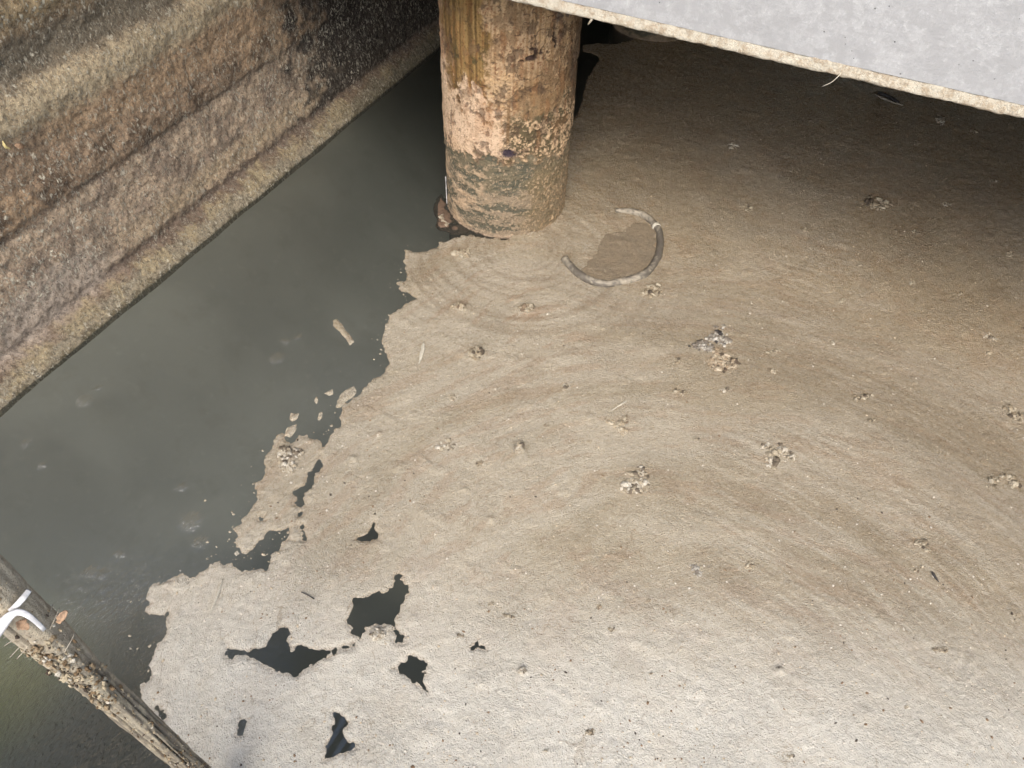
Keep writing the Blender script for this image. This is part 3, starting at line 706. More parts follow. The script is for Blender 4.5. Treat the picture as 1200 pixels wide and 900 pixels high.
# ------------------------------------------------------------------ small things
def tube_mesh(name, P, R, seg=10, seed=0, rough=0.0, k=60, caps=True):
    P = np.asarray(P, float); n = len(P); R = np.broadcast_to(np.asarray(R, float), (n,))
    T = np.gradient(P, axis=0); T /= np.linalg.norm(T, axis=1)[:, None]
    up = np.array([0, 0, 1.0]); V = []
    N0 = np.cross(T[0], up); 
    if np.linalg.norm(N0) < 1e-3: N0 = np.cross(T[0], [1, 0, 0])
    N0 /= np.linalg.norm(N0); a = np.linspace(0, 2 * math.pi, seg, endpoint=False)
    for i in range(n):
        N0 = N0 - N0.dot(T[i]) * T[i]; N0 /= np.linalg.norm(N0); B = np.cross(T[i], N0)
        V.append(P[i] + R[i] * (np.cos(a)[:, None] * N0 + np.sin(a)[:, None] * B))
    V = np.concatenate(V); C = np.repeat(P, seg, 0)
    if rough: V = C + (V - C) * (1 + rough * 2 * (fbm(V[:, 0] * k, V[:, 1] * k, V[:, 2] * k, seed, 3) - 0.5))[:, None]
    i = np.arange(n - 1)[:, None]; j = np.arange(seg)[None]; j2 = (j + 1) % seg
    Fq = np.stack([i * seg + j, i * seg + j2, (i + 1) * seg + j2, (i + 1) * seg + j], -1).reshape(-1, 4)
    Vall = np.concatenate([V, P[:1], P[-1:]])
    bmv = bmesh.new(); vs2 = [bmv.verts.new(v) for v in Vall]
    for q in Fq: bmv.faces.new([vs2[t] for t in q])
    if caps:
        for q in range(seg):
            bmv.faces.new((vs2[n * seg], vs2[(q + 1) % seg], vs2[q])); b0 = (n - 1) * seg
            bmv.faces.new((vs2[n * seg + 1], vs2[b0 + q], vs2[b0 + (q + 1) % seg]))
    bmesh.ops.recalc_face_normals(bmv, faces=bmv.faces[:])
    me = bpy.data.meshes.new(name); bmv.to_mesh(me); bmv.free()
    return me
def smooth_path(P, n):
    P = np.asarray(P, float); t = np.concatenate([[0], np.cumsum(np.linalg.norm(np.diff(P, axis=0), axis=1))])
    q = np.linspace(0, t[-1], n); Q = np.stack([np.interp(q, t, P[:, k]) for k in range(P.shape[1])], 1)
    for _ in range(3): Q[1:-1] = (Q[:-2] + 2 * Q[1:-1] + Q[2:]) / 4
    return Q
def verts_of(me):
    v = np.empty(len(me.vertices) * 3, np.float32); me.vertices.foreach_get('co', v); return v.reshape(-1, 3).astype(float)

_ico = {}
def ico(sub):
    if sub not in _ico:
        bm = bmesh.new(); bmesh.ops.create_icosphere(bm, subdivisions=sub, radius=1.0)
        bm.verts.ensure_lookup_table()
        _ico[sub] = (np.array([v.co[:] for v in bm.verts]), np.array([[v.index for v in f.verts] for f in bm.faces])); bm.free()
    return _ico[sub]
def scum_z(x, y):
    return float(scum_height(np.array([x]), np.array([y]), np.array([0.5]))[0])
def build_clump(px, py, blobs, label, seed, pal='pale', group=None, name='scum_clump'):
    """blobs: (dx px, dy px, rx px, ry px, height m) around the photo position; lies on the scum"""
    V, Fc, C = [], [], []; off = 0
    PAL = dict(pale=((200, 192, 174), (166, 154, 131), (108, 97, 80)), brown=((176, 165, 142), (144, 130, 106), (84, 73, 58)), dark=((184, 178, 164), (116, 107, 94), (50, 46, 42)),
               peach=((184, 170, 146), (154, 136, 110), (88, 74, 58)), flat=((184, 173, 150), (162, 147, 121), (118, 101, 79)))[pal]
    o0 = on_z(px, py); rs = np.random.RandomState(seed)
    cols = [lin(*q) for q in PAL]
    for k, (dx, dy, rx, ry, h) in enumerate(blobs):
        c = on_z(px + dx, py + dy); ex = on_z(px + dx + rx, py + dy) - c; ey = on_z(px + dx, py + dy - ry) - c
        rm = 0.5 * (np.linalg.norm(ex) + np.linalg.norm(ey)); zc = scum_z(c[0], c[1])
        S, Fi = ico(4 if rx > 7 else 3)
        n = fbm(S[:, 0] * 1.6 + k * 9.1, S[:, 1] * 1.6, S[:, 2] * 1.6, seed, 4, 0.62) - 0.5
        n2 = fbm(S[:, 0] * 4.5 + k * 5.1, S[:, 1] * 4.5, S[:, 2] * 4.5, seed + 3, 4, 0.7) - 0.5
        s = 1 + 1.2 * n + 1.0 * n2
        P = c + (S[:, :1] * ex + S[:, 1:2] * ey) * s[:, None]
        P[:, 2] = zc + S[:, 2] * 0.75 * h * (0.75 + 0.9 * n + 1.5 * n2) - 0.40 * h
        m = np.clip(0.5 + 2.6 * n2 + 0.5 * n + 0.15 * S[:, 2], 0, 1)[:, None]
        cc = np.where(m > 0.5, cols[1] + (cols[0] - cols[1]) * (m - 0.5) * 2, cols[2] + (cols[1] - cols[2]) * m * 2)
        V.append(P); Fc.append(Fi + off); C.append(cc); off += len(P)
        S, Fi = ico(2)
        for q in range(int(3 + rx * 1.0)):
            a, d = rs.uniform(0, 6.28), rs.rand() ** 0.6 * 1.15
            cc0 = c + ex * math.cos(a) * d + ey * math.sin(a) * d
            r = rm * (0.10 + 0.34 * rs.rand() ** 1.8); sc = r * rs.uniform(0.6, 1.5, 3)
            n = fbm(S[:, 0] * 2.2 + q * 3.3, S[:, 1] * 2.2, S[:, 2] * 2.2 + k, seed + 5, 3, 0.65) - 0.5
            P = S * sc * (1 + 1.7 * n)[:, None] + cc0; P[:, 2] += zc + h * 0.38 * max(0.0, 1 - d * d) - 0.5 * r
            V.append(P); Fc.append(Fi + off); off += len(P)
            C.append(np.repeat((cols[rs.choice(3, p=[.30, .48, .22])] * rs.uniform(.85, 1.1))[None], len(P), 0))
    V = np.concatenate(V); base = np.array([o0[0], o0[1], 0.0])
    me = mesh_np(name, V - base, np.concatenate(Fc)); set_col(me, 'Col', np.concatenate(C))
    o = link(name, me, M['lump'], loc=base)
    return tag(o, label, 'scum clump', group)

def build_clumps():
    R = random.Random(4)
    def cluster(n, sx, sy, r0, r1, h):
        return [(R.uniform(-sx, sx), R.uniform(-sy, sy), R.uniform(r0, r1), R.uniform(r0, r1) * 0.75, h * R.uniform(0.6, 1.2)) for _ in range(n)]
    L = [
        (838, 408, [(4,-18,9,6,.022),(-4,-10,8,6,.026),(8,-8,8,6,.024),(-16,-1,8,5,.024),(-24,-3,7,4,.018),(-8,2,7,5,.02)] , 'largest crumbly dark grey scum clump, in open beige scum past the hose', 'dark'),
        (846, 424, cluster(7, 14, 9, 5, 9, .018), 'peach tinted crumbly crust touching the largest dark clump', 'peach'),
        (910, 534, [(-14,-10,6,4,.020),(0,-4,11,7,.022),(-4,6,9,9,.032),(15,2,8,6,.030),(5,-6,7,5,.024)], 'cream three-lobed foam lump on the scum', 'pale'),
        (743, 563, [(-6,4,11,9,.026),(6,-8,10,9,.022),(9,4,9,8,.020),(-10,10,8,7,.022),(1,13,9,5,.02)], 'pale grey foam lump with a dark pitted centre', 'pale'),
        (519, 524, [(-6,0,7,5,.016),(5,-2,8,6,.022),(8,1,5,4,.02)], 'whitish peanut-shaped foam lump on the scum', 'pale'),
        (1028, 239, [(-6,0,9,7,.03),(6,1,10,6,.026),(0,4,8,4,.02)], 'oval brown lump in the shaded scum under the bridge beam', 'brown'),
        (1175, 565, [(-10,-2,8,4,.02),(4,-4,9,4,.022),(13,3,7,5,.026),(-14,6,5,3,.016)], 'low humped pale crust with a dark back rim', 'brown'),
        (763, 342, [(-8,3,8,4,.018),(4,-2,9,7,.022),(6,4,6,4,.02)], 'small crusty brown clump just outside the curved hose', 'brown'),
        (724, 497, [(-12,-4,6,4,.010),(-2,2,9,6,.012),(8,-4,8,5,.010),(5,9,6,5,.010)], 'flat triangular patch of brown crust on the scum', 'flat'),
        (797, 461, [(-5,-2,5,3,.014),(4,1,6,3,.014)], 'small dark brown sliver of crust between the flat crust and the largest clump', 'brown'),
        (791, 427, [(2,-2,4,4,.018),(-4,2,5,3,.012)], 'tiny pointed brown crumb beside the largest dark clump', 'brown'),
        (850, 458, [(0,0,8,3,.012)], 'smooth cream oblong bit of foam on the scum', 'pale'),
        (1010, 466, [(-5,1,7,4,.018),(6,-1,7,4,.016)], 'rounded tan lump with shallow wrinkles on streaky scum', 'brown'),
        (1080, 641, [(-3,-3,8,5,.014),(4,3,7,5,.018)], 'grainy brown lump on streaked pale scum', 'brown'),
        (1188, 486, [(-6,-4,9,6,.02),(5,3,9,6,.022)], 'wrinkled brown mound in streaky shaded scum', 'brown'),
        (814, 669, [(-2,-3,5,5,.016),(3,3,5,5,.014)], 'small mauve grey crumb on smooth beige scum', 'dark'),
        (557, 417, [(-3,0,5,5,.018),(3,-2,6,5,.02),(2,5,4,3,.014)], 'domed pitted bubble lump below the swirl rings', 'brown'),
        (541, 299, [(-3,0,6,4,.012),(4,-1,6,4,.014)], 'grainy mound at the foot of the flaking pillar', 'flat'),
        (536, 362, [(-4,0,5,3,.012),(4,0,5,3,.012)], 'twin glinting crumbs on the swirl rings', 'flat'),
        (617, 363, [(0,0,8,4,.010)], 'low brown crumb on the reddish swirl ring', 'flat'),
        (608, 527, [(0,0,6,6,.016)], 'small round pitted foam knob beside the peanut-shaped lump', 'pale'),
        (341, 541, [(-4,-6,9,9,.014),(-3,6,9,9,.018),(6,-8,8,6,.012)], 'white mounded froth on the torn tongue of scum', 'pale'),
        (443, 746, [(0,0,8,6,.012)], 'pale froth dome at the rim of the largest torn hole', 'pale'),
        (612, 788, [(0,0,5,4,.014)], 'single bright white foam bead on the scum', 'pale'),
        (430, 303, None, '', ''),
    ]
    for k, it in enumerate(L):
        if it[2] is None: continue
        build_clump(it[0], it[1], it[2], it[3], 100 + k * 7, it[4])
    small = [(943,270),(870,395),(1140,155),(1102,143),(858,173),(1072,274),(930,200),(1075,168),(985,352),(1157,413),(1160,395),(972,405),(905,412),(815,515),(690,520),(905,435),(1018,495),
             (960,612),(700,712),(575,708),(540,745),(595,722),(757,705),(718,738),(880,665),(1075,668),(990,700),(1100,760),(1063,830),(925,885),(640,880),(760,790),(690,860),(560,545),(450,530),
             (470,500),(530,465),(660,455),(640,500),(880,245),(1010,310),(1065,330),(1125,345),(1110,240),(1185,300)]
    for k, (x, y) in enumerate(small):
        s = R.uniform(2.2, 4.8)
        bl = [(R.uniform(-s, s), R.uniform(-s, s) * .6, s * R.uniform(.7, 1.4), s * R.uniform(.5, .9), R.uniform(.006, .014)) for _ in range(R.choice((1, 2, 2)))]
        pal = R.choice(('brown', 'brown', 'flat', 'pale')); word = {'brown': 'small dark brown crumb', 'flat': 'small flat tan crumb', 'pale': 'small whitish foam crumb'}[pal]
        where = 'on dim scum under the bridge beam' if on_z(x, y)[1] > 3.0 else ('on pale froth beside the torn holes' if x < 700 and y > 650 else 'on open beige scum')
        build_clump(x, y, bl, word + ' ' + where, 400 + k * 5, pal, word + 's ' + where, 'scum_crumb')

def build_granules():
    """uncountable froth beads and grit strewn over the scum"""
    rs = np.random.RandomState(3); n0 = 9000
    px = rs.uniform(-40, 1240, n0); py = 900 * (1 - rs.rand(n0) ** 1.5 * 0.95) + 30
    P = np.array([on_z(a, b)[:2] for a, b in zip(px, py)])
    f = poly_sd(P[:, 0], P[:, 1], OUTER)
    for h in HOLES: f = np.minimum(f, -poly_sd(P[:, 0], P[:, 1], h))
    k = (f > 0.012) & (vnoise(P[:, 0] * 5, P[:, 1] * 5, 0, 4) + 0.5 * rs.rand(n0) > 0.62); P = P[k]; n = len(P)
    S, Fi = ico(1); m = len(S)
    r = 0.0011 + 0.0034 * rs.rand(n) ** 3.5
    z = scum_height(P[:, 0], P[:, 1], np.full(n, 0.5))
    ax = np.column_stack([r * rs.uniform(.8, 1.7, n), r * rs.uniform(.7, 1.2, n), r * 0.7]); ang = rs.uniform(0, 6.28, n)
    V = S[None] * ax[:, None, :] * (1 + 0.35 * (rs.rand(n, m, 1) - 0.5))
    ca, sa = np.cos(ang)[:, None], np.sin(ang)[:, None]
    V = np.stack([V[..., 0] * ca - V[..., 1] * sa, V[..., 0] * sa + V[..., 1] * ca, V[..., 2]], -1) + np.column_stack([P, z])[:, None, :]
    Fa = (Fi[None] + (np.arange(n) * m)[:, None, None]).reshape(-1, 3)
    pal = np.array([lin(214, 206, 190), lin(196, 180, 152), lin(130, 104, 74), lin(70, 58, 46)])
    c = pal[rs.choice(4, n, p=[.42, .30, .20, .08])]
    me = mesh_np('froth_grains', V.reshape(-1, 3), Fa); set_col(me, 'Col', np.repeat(c, m, 0))
    tag(link('froth_grains', me, M['lump']), 'fine froth beads and grit strewn across the scum', 'grit', kind='stuff')

def build_specks():
    """crumbs of broken film, too small to pick apart, drifting off the torn edge"""
    rs = np.random.RandomState(12); pts = []
    E = OUTER[18:-6]; S, Fi = ico(1)
    V, Fc, C = [], [], []; off = 0
    for _ in range(900):
        k = rs.randint(len(E) - 1); p = E[k] + (E[k + 1] - E[k]) * rs.rand() + rs.normal(0, 0.03, 2) * (1 if rs.rand() < .8 else 3)
        if p[0] < -2.4 or p[1] < -0.2: continue
        f = min([poly_sd([p[0]], [p[1]], OUTER)[0]] + [-poly_sd([p[0]], [p[1]], h)[0] for h in HOLES])
        if f > -0.006 or rs.rand() < 0.7: continue
        r = 0.0010 + 0.0042 * rs.rand() ** 3
        P = S * [r * rs.uniform(.7, 1.8), r * rs.uniform(.7, 1.5), 0.0012] * (1 + 0.9 * (rs.rand(len(S), 1) - 0.5)) + [p[0], p[1], 0.0012]
        V.append(P); Fc.append(Fi + off); off += len(P); C.append(np.repeat(lin(190, 178, 154)[None], len(P), 0))
    me = mesh_np('scum_specks', np.concatenate(V), np.concatenate(Fc)); set_col(me, 'Col', np.concatenate(C))
    tag(link('scum_specks', me, M['lump']), 'tiny specks of broken scum drifting off the torn mat edge', 'scum', kind='stuff')

def build_hose():
    pts = [(661.8,305.5),(665.7,311.8),(675.8,321.9),(686.7,329.6),(699,334),(713,335.9),(727,332),(739.5,329.6),(755,323.4),(764.4,313.3),(771.4,300.9),(773.7,286.9),(772,272.9),(764,262),(752,253.4),(736.4,249.5),(720.9,248.8)]
    P = np.array([on_z(*p) for p in pts]); Q = smooth_path(P, 110)
    t = np.linspace(0, 1, 110)
    R = 0.019 + 0.003 * (fbm(t * 14, 0.3, 0, 5, 3) - 0.5) + 0.003 * gauss(t, 0, 0.42, 0, 0.03) - 0.006 * sstep(0.9, 1, t)
    Q[:, 2] = 0.010 + 0.004 * np.sin(t * 9)
    me = tube_mesh('hose', Q, R, 14, 3, 0.16, 45)
    V = verts_of(me); n = (0.55 * fbm(V[:, 0] * 85, V[:, 1] * 85, V[:, 2] * 85, 3, 3, 0.6) + 0.45 * fbm(V[:, 0] * 7, V[:, 1] * 7, V[:, 2] * 30, 8, 3) + 5 * (0.012 - V[:, 2]))[:, None]
    c = lin(92, 86, 76) + (lin(158, 149, 131) - lin(92, 86, 76)) * sstep(0.42, 0.66, n)
    set_col(me, 'Col', c)
    h = tag(link('hose', me, M['hose']), 'curved length of caked grey hose lying on the scum by the pillar', 'hose')
    k = 84; d = Q[k + 1] - Q[k - 1]; d /= np.linalg.norm(d)
    jm = tube_mesh('joint', [Q[k] - d * 0.008, Q[k] - d * .004, Q[k] + d * .004, Q[k] + d * 0.008], [R[k] * 1.25] * 4, 14, 5, .1); set_col(jm, 'Col', np.ones((len(jm.vertices), 1)) * lin(190, 184, 166))
    link('joint', jm, M['hose'], h)
    poly = [(430,355),(520,340),(600,345),(625,300),(660,272),(760,282),(815,340),(830,440),(818,550),(740,648),(620,672),(560,690),(450,705),(330,690),(262,640),(330,560),(375,490),(405,410)]
    pts = [(640 + a / 6.43, 220 + b / 6.43) for a, b in poly]
    P = px2w(pts); lo, hi = P.min(0) - 0.02, P.max(0) + 0.02; X = np.arange(lo[0], hi[0], 0.005); Y = np.arange(lo[1], hi[1], 0.005)
    GX, GY = np.meshgrid(X, Y, indexing='ij'); x, y = GX.ravel(), GY.ravel(); f = poly_sd(x, y, P) + 0.055 * (fbm(x * 22, y * 22, 0, 4, 4, 0.65) - 0.5)
    base = lambda a, b, q: scum_height(a, b, np.full(len(a), 0.5)) + 0.0015 + 0.0025 * sstep(0, 0.01, q) + 0.002 * (fbm(a * 90, b * 90, 0, 2, 2) - .5)
    me, V, fv = contour_mesh('sediment_patch', X, Y, f.reshape(GX.shape), base)
    tag(link('sediment_patch', me, M['sediment']), 'dark brown grainy sediment film cradled inside the curved hose', 'sediment')

def leaf_mesh(name, pts, w, seed=0, thick=0.0008, curl=0.3):
    """leaf blade along pts (world) with half width w, folded along its midrib"""
    Q = smooth_path(pts, 12); T = np.gradient(Q, axis=0); T /= np.linalg.norm(T, axis=1)[:, None]
    t = np.linspace(0, 1, 12); ww = w * np.sin(np.pi * (0.06 + 0.90 * t)) ** 0.75 * (1 + 1.3 * (fbm(t * 9, seed + .3, 0, seed, 3) - .5))
    view = np.array([0, 0, CAM_H]) - Q.mean(0); view /= np.linalg.norm(view)
    S = np.cross(T, view); S /= np.linalg.norm(S, axis=1)[:, None]; U = np.cross(S, T)
    Q = Q + S * (w * 0.5 * (fbm(t * 5, 9.3, 0, seed + 2, 2) - .5))[:, None]
    rows = [Q + S * (ww * a)[:, None] + U * (abs(a) * curl * ww)[:, None] for a in (-1, -.5, 0, .5, 1)]
    V = np.stack(rows, 1).reshape(-1, 3); me = mesh_np(name, V, grid_faces(12, 5)); return me, thick
def add_leaf(name, pts, w, mat, label, cat, seed=0, group=None):
    pts = np.asarray(pts, float); b = pts[0].copy(); me, th = leaf_mesh(name, pts, w, seed)
    V = verts_of(me) - b; me.vertices.foreach_set('co', V.astype(np.float32).ravel())
    o = link(name, me, mat, loc=b); md = o.modifiers.new('thickness', 'SOLIDIFY'); md.thickness = th
    return tag(o, label, cat, group)
def wall_hit(x, y, X=-2.72): 
    d = ray(x, y); t = X / d[0]; return np.array([X, t * d[1], CAM_H + t * d[2]])

POST = (-0.876, 0.125)
def post_pt(z): return np.array([POST[0], POST[1], z])
def proj(P):
    v = CAM.T @ (np.asarray(P) - [0, 0, CAM_H]); return 600 + F_PX * v[0] / v[2], 450 + F_PX * v[1] / v[2], v[2]
def post_at(py):                                     # height on the post whose picture row is py
    a, b = -0.3, 2.0
    for _ in range(50):
        m = (a + b) / 2
        if proj(post_pt(m))[1] > py: a = m
        else: b = m
    return a
def build_post():
    root = empty('mooring_post', (POST[0], POST[1], 0)); tag(root, 'thin vertical weathered stake crusted with debris, tied with white plastic', 'post')
    ztop = 1.75; Z = np.arange(-0.52, ztop, 0.006); seg = 72; a = np.linspace(0, 2 * math.pi, seg, endpoint=False)
    A, B = np.meshgrid(Z, a, indexing='ij'); z, t = A.ravel(), B.ravel()
    view = math.atan2(-POST[1], -POST[0])                       # towards the camera side
    s = np.angle(np.exp(1j * (t - view)))
    r = 0.027 * (1.0 - 0.16 * np.cos(2 * (t - 0.5)) ** 2)
    r = r * (1 + 0.10 * (fbm(z * 5, np.cos(t), np.sin(t), 4, 3) - .5) * 2) + 0.003 * (fbm(z * 10, np.cos(t) * 5, np.sin(t) * 5, 6, 3) - .5) * 2
    zj = post_at(800)
    r = r + 0.008 * sstep(post_at(800), post_at(735), z)
    g = np.zeros_like(z)
    for a0, z0, z1, w in [(0.25, 0.05, 0.62, .07), (-0.05, 0.10, 0.75, .06), (-0.9, 0.0, 1.4, .10), (0.55, 0.6, 1.1, .07), (1.1, 0.2, 0.9, .08)]:
        g = np.maximum(g, sstep(w, w * .4, np.abs(s - a0 - 0.10 * (fbm(z * 6, a0, 0, 8, 2) - .5))) * sstep(z0, z0 + .08, z) * sstep(z1, z1 - .1, z))
    r = r - 0.011 * g
    # a splintered plate standing off near the middle
    col = np.ones((len(z), 1)) * lin(146, 137, 118); n = fbm(z * 5, np.cos(t) * 6, np.sin(t) * 6, 21, 4, .6)[:, None]; n2 = fbm(z * 40, np.cos(t) * 5, np.sin(t) * 5, 23, 3)[:, None]
    col = col + (lin(112, 103, 88) - col) * sstep(.48, .62, n); col = col + (lin(172, 160, 134) - col) * .7 * sstep(.54, .66, n2)
    col = col + (lin(168, 156, 134) - col) * (.6 * sstep(.95, 1.15, z))[:, None]
    col = col + (lin(40, 34, 30) - col) * (.9 * g)[:, None]; col = col + (lin(64, 60, 44) - col) * (.7 * sstep(.12, .02, z))[:, None]
    V = np.column_stack([POST[0] + r * np.cos(t), POST[1] + r * np.sin(t), z])
    i = np.arange(len(Z) - 1)[:, None]; j = np.arange(seg)[None]; j2 = (j + 1) % seg
    Fq = np.stack([i * seg + j, i * seg + j2, (i + 1) * seg + j2, (i + 1) * seg + j], -1).reshape(-1, 4)
    me = mesh_np('shaft', V, Fq); set_col(me, 'Col', col); link('shaft', me, M['post'], root)
    cap = tube_mesh('cap', [post_pt(ztop - .012), post_pt(ztop), post_pt(ztop + .02)], [.036, .037, .03], 24, 3, .2); set_col(cap, 'Col', np.ones((len(cap.vertices), 1)) * lin(120, 108, 88)); link('cap', cap, M['post'], root)
    # crust of dried scum and shells
    rs = np.random.RandomState(8); S, Fi = ico(2); Vv, Ff, Cc = [], [], []; off = 0
    pal = [lin(176, 162, 134), lin(146, 128, 100), lin(118, 98, 72), lin(196, 188, 170), lin(80, 68, 56)]
    zs = np.concatenate([rs.uniform(post_at(812), post_at(735), 260), rs.uniform(post_at(905), post_at(870), 160), rs.uniform(0.3, 1.5, 260)])
    for q, z0 in enumerate(zs):
        aa = view + rs.normal(-0.55 if q < 260 else 0.0, 0.55); rr = 0.026 + 0.008 * float(sstep(post_at(800), post_at(735), z0)) + rs.uniform(-.004, .005 if q < 260 else .002)
        sz = (.0012 + .0042 * rs.rand() ** 2) * (1 if q < 260 else .6)
        sc = np.array([sz * rs.uniform(.4, 1.6), sz * rs.uniform(.4, 1.4), sz * rs.uniform(.5, 2.4)])
        P = S * sc * (1 + 1.6 * (fbm(S[:, 0] * 2 + q, S[:, 1] * 2, S[:, 2] * 2, 5, 2) - .5))[:, None] + [POST[0] + rr * math.cos(aa), POST[1] + rr * math.sin(aa), z0]
        Vv.append(P); Ff.append(Fi + off); off += len(P); Cc.append(np.repeat(pal[rs.choice(5, p=[.3, .28, .2, .12, .1])][None], len(P), 0))
    me = mesh_np('debris_crust', np.concatenate(Vv), np.concatenate(Ff)); set_col(me, 'Col', np.concatenate(Cc)); o = tag(link('debris_crust', me, M['crust'], root), kind='stuff')
    # torn fibres hanging out of the crust
    dz = proj(post_pt(post_at(740)))[2]
    for k, (x0, y0, x1, y1) in enumerate([(52,735,62,708),(58,738,70,712),(30,742,5,757),(36,745,12,770),(40,750,20,772),(20,736,4,748),(75,765,88,742)]):
        A_, B_ = at_dist(x0, y0, dz - .03), at_dist(x1, y1, dz - .02); mid = (A_ + B_) / 2 + np.array([.004, .002, .006])
        link('fibre', tube_mesh('fibre', smooth_path([A_, mid, B_], 8), 0.0007, 5), M['twig'], root)
    # white plastic tie
    dt = proj(post_pt(post_at(710)))[2] - 0.058
    def strip(name, pts, w, th, d):
        P = np.array([at_dist(x, y, d + dd) for x, y, dd in pts]); Q = smooth_path(P, 24); T = np.gradient(Q, axis=0); T /= np.linalg.norm(T, axis=1)[:, None]
        vw = np.array([0, 0, CAM_H]) - Q.mean(0); vw /= np.linalg.norm(vw); Sd = np.cross(T, vw); Sd /= np.linalg.norm(Sd, axis=1)[:, None]
        W = np.interp(np.linspace(0, 1, 24), np.linspace(0, 1, len(w)), w)
        V = np.stack([Q + Sd * (W * k_)[:, None] + vw * (0.35 * W * (1 - k_ * k_))[:, None] for k_ in (-1, -.6, 0, .6, 1)], 1).reshape(-1, 3)
        me = mesh_np(name, V, grid_faces(24, 5)); o = link(name, me, M['white'], root); md = o.modifiers.new('thickness', 'SOLIDIFY'); md.thickness = th; return o
    strip('plastic_tie', [(-45,785,-.01),(-20,757,-.005),(0,734,0),(12,721,0),(20,714,.002),(34,721,.004),(44,730,.008),(52,738,.016)], [.010,.010,.010,.009,.006,.0035,.0025,.002], .0025, dt)
    strip('plastic_tie', [(12,716,.008),(20,709,.006),(28,700,.008),(34,692,.016)], [.003,.0035,.0035,.003], .002, dt)
    return dz

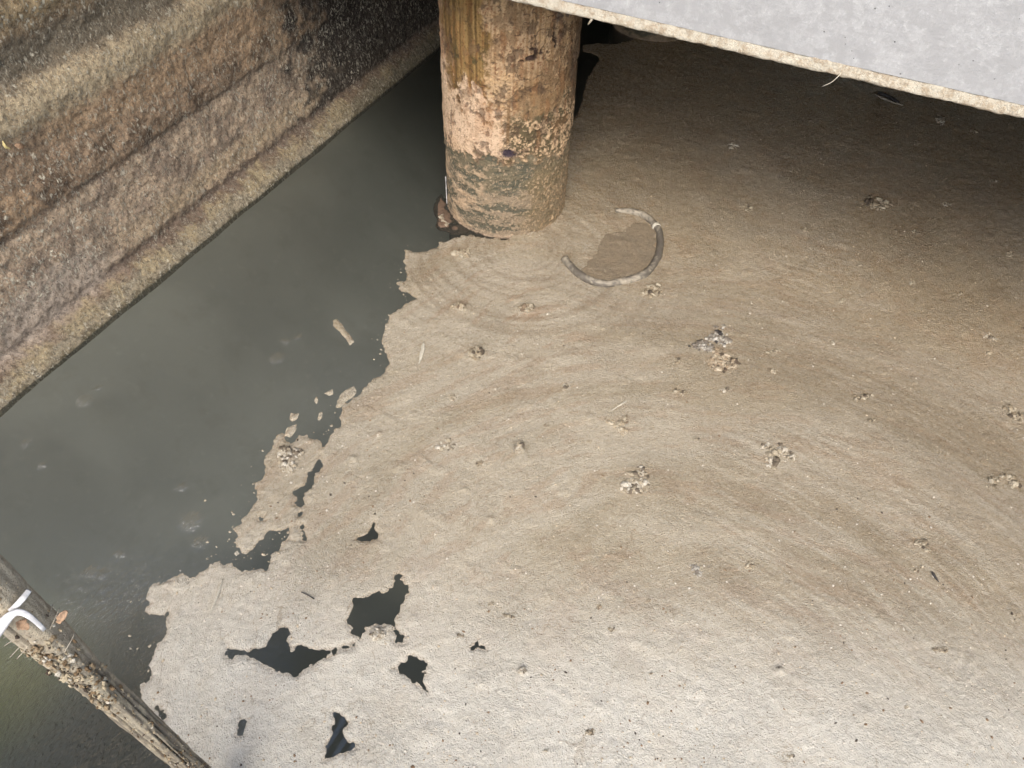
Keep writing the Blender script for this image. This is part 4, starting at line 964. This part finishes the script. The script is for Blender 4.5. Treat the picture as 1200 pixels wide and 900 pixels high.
def build_small():
    dz = build_post()
    # leaves stuck to the post
    d1 = proj(post_pt(post_at(722)))[2] - 0.03
    add_leaf('leaf', [at_dist(68, 730, d1), at_dist(73, 722, d1 - .004), at_dist(78, 715, d1 - .002)], .0065, M['leaf'], 'curled orange dry leaf snagged on the far side of the stake', 'leaf', 3)
    add_leaf('leaf', [at_dist(20, 728, d1 - .02), at_dist(27, 733, d1 - .024), at_dist(34, 737, d1 - .02)], .007, M['leaf'], 'small orange dry leaf under the white plastic tie', 'leaf', 5)
    # leaf and straw on the wall
    a, b = wall_hit(17, 170, -2.712), wall_hit(28, 171, -2.712); add_leaf('leaf', [a, (a + b) / 2 + [.006, 0, 0], b], .010, M['leaf'], 'orange brown leaf stuck on the brown canal wall', 'leaf', 7)
    a, b, c = wall_hit(3, 165, -2.708), wall_hit(6, 172, -2.706), wall_hit(13, 175, -2.708)
    add_leaf('leaf', [a, b, c], .004, M['yleaf'], 'narrow curled yellow leaf on the canal wall beside the orange leaf', 'leaf', 9)
    # straw under the beam lip
    P = [on_y(987, 84, BEAM_Y - .004), on_y(981, 91, BEAM_Y - .02), on_y(974, 97, BEAM_Y - .03), on_y(964, 101, BEAM_Y - .035)]
    tag(link('straw', tube_mesh('straw', smooth_path(P, 14), np.linspace(.0016, .0008, 14), 6), M['straw']), 'bent yellow straw dangling from the lip of the bridge beam', 'straw')
    P = [on_y(694, 22, BEAM_Y - .002), on_y(691, 26, BEAM_Y - .004), on_y(689, 29, BEAM_Y - .002)]
    tag(link('mortar_drip', tube_mesh('mortar_drip', smooth_path(P, 8), [.004, .0045, .004, .004, .0035, .003, .0025, .0015], 8, 2, .3), M['lip']), 'tiny white mortar drip under the beam lip beside the pillar', 'drip')
    # twig in the far scum
    P = np.array([on_z(1024, 113), on_z(1034, 119), on_z(1046, 124), on_z(1057, 126)]); P[:, 2] = [.016, .02, .02, .016]
    tag(link('twig', tube_mesh('twig', smooth_path(P, 16), np.linspace(.006, .004, 16), 7, 2, .3), M['twig']), 'pale bent twig lying in the shaded scum below the beam', 'twig')
    P = np.array([on_z(1028, 111), on_z(1040, 116), on_z(1052, 123)]); P[:, 2] = [.014, .02, .014]
    tag(link('twig', tube_mesh('twig', smooth_path(P, 14), .010, 7, 2, .4), M['dark']), 'black bark strip lying behind the pale bent twig', 'twig')
    P = np.array([on_z(354, 696), on_z(361, 699), on_z(369, 704)]); P[:, 2] = .014
    tag(link('twig', tube_mesh('twig', smooth_path(P, 10), .0022, 6, 2, .3), M['dark']), 'thin dark twig on pale scum above the torn holes', 'twig')
    P = np.array([on_z(1090, 672), on_z(1093, 677), on_z(1098, 684)]); P[:, 2] = .014
    tag(link('twig', tube_mesh('twig', smooth_path(P, 10), [.003,.004,.005,.005,.004,.004,.003,.003,.002,.002], 6, 2, .4), M['dark']), 'short dark splinter beside the grainy brown lump', 'twig')
    # pale slivers of reed on the scum
    for k, (x0, y0, x1, y1, lb) in enumerate([(497,402,491,428,'pale upright sliver of husk under the swirl rings'), (262,680,246,724,'long pale streak of reed on the white scum'), (714,484,736,470,'pale straw lying by the flat triangular crust'),
                                          (852,171,866,174,'tiny pale husk in the far scum under the beam')]):
        A_, B_ = on_z(x0, y0), on_z(x1, y1); A_[2] = scum_z(*A_[:2]) + .003; B_[2] = scum_z(*B_[:2]) + .003; m = (A_ + B_) / 2 + [.004, .002, .004]
        add_leaf('husk', [A_, m, B_], .0028 if k else .007, M['straw'], lb, 'husk', k + 11)
    # brown waste half sunk by the pillar foot and a white wire on it
    V, Fc = [], []; off = 0; S, Fi = ico(3)
    for k, (x, y, rx, ry, h) in enumerate([(517,243,8,14,.015),(522,256,10,9,.02),(535,268,14,6,.012),(519,262,8,6,.02)]):
        c = on_z(x, y); ex = on_z(x + rx, y) - c; ey = on_z(x, y - ry) - c; n = fbm(S[:, 0] * 2 + k * 4, S[:, 1] * 2, S[:, 2] * 2, 31, 4, .6) - .5
        P = c + (S[:, :1] * ex + S[:, 1:2] * ey) * (1 + 1.1 * n)[:, None]; P[:, 2] = S[:, 2] * h * .6 * (1 + n) - .007; V.append(P); Fc.append(Fi + off); off += len(P)
    me = mesh_np('sunken_rag', np.concatenate(V), np.concatenate(Fc)); tag(link('sunken_rag', me, M['rag']), 'brown half-sunk rag of waste against the pillar foot', 'rag')
    build_flake([(513,254),(520,250),(522,258),(527,262),(524,266),(514,264),(516,258)], 'pale scum scrap stuck on the brown rag by the pillar')
    P = []
    for x, y in ((522,207),(521,217),(523,228),(525,239)):
        d = ray(x, y); C0 = np.array([PIL[0], PIL[1]]); t = np.dot(C0, d[:2]) / np.dot(d[:2], d[:2]); q = np.array([0, 0, CAM_H]) + d * t; v = q[:2] - C0; q[:2] = C0 + v / np.linalg.norm(v) * (PIL[2] + .006); P.append(q)
    tag(link('wire', tube_mesh('wire', smooth_path(P, 14), .0028, 6), M['white']), 'thin white wire clinging low to the pillar', 'wire')

FLAKES = [
    ([(390,376),(395,374),(401,380),(405,387),(413,396),(415,401),(410,405),(404,396),(398,389),(391,383)], 'elongated beige scum flake alone in open water'),
    ([(393,478),(398,464),(405,457),(415,453),(418,460),(413,467),(405,471),(398,479)], 'curled scum flake touching the ragged mat edge'),
    ([(380,461),(390,456),(391,462),(385,464)], 'small wedge-shaped scum flake between the curled flake and open water'),
    ([(369,468),(371,465),(373,470),(371,474),(369,472)], None), ([(372,491),(374,483),(378,483),(377,490),(374,494)], None), ([(339,492),(341,484),(350,485),(349,491),(342,495)], None),
    ([(333,511),(335,502),(348,497),(347,505),(340,513)], 'larger scum flake nearly joined to the torn tongue'), ([(273,649),(278,646),(281,649),(277,652)], None), ([(140,838),(145,836),(149,841),(144,845),(140,843)], None)]
build_water(); build_walls(); build_bridge(); build_pillars(); build_quay(); build_canopy()
build_scum()
for pts, lb in FLAKES:
    build_flake(pts, lb or 'tiny scum flake adrift in dark water off the mat edge', None if lb else 'tiny drifting scum flakes')
build_clumps(); build_granules(); build_specks(); build_hose(); build_small()
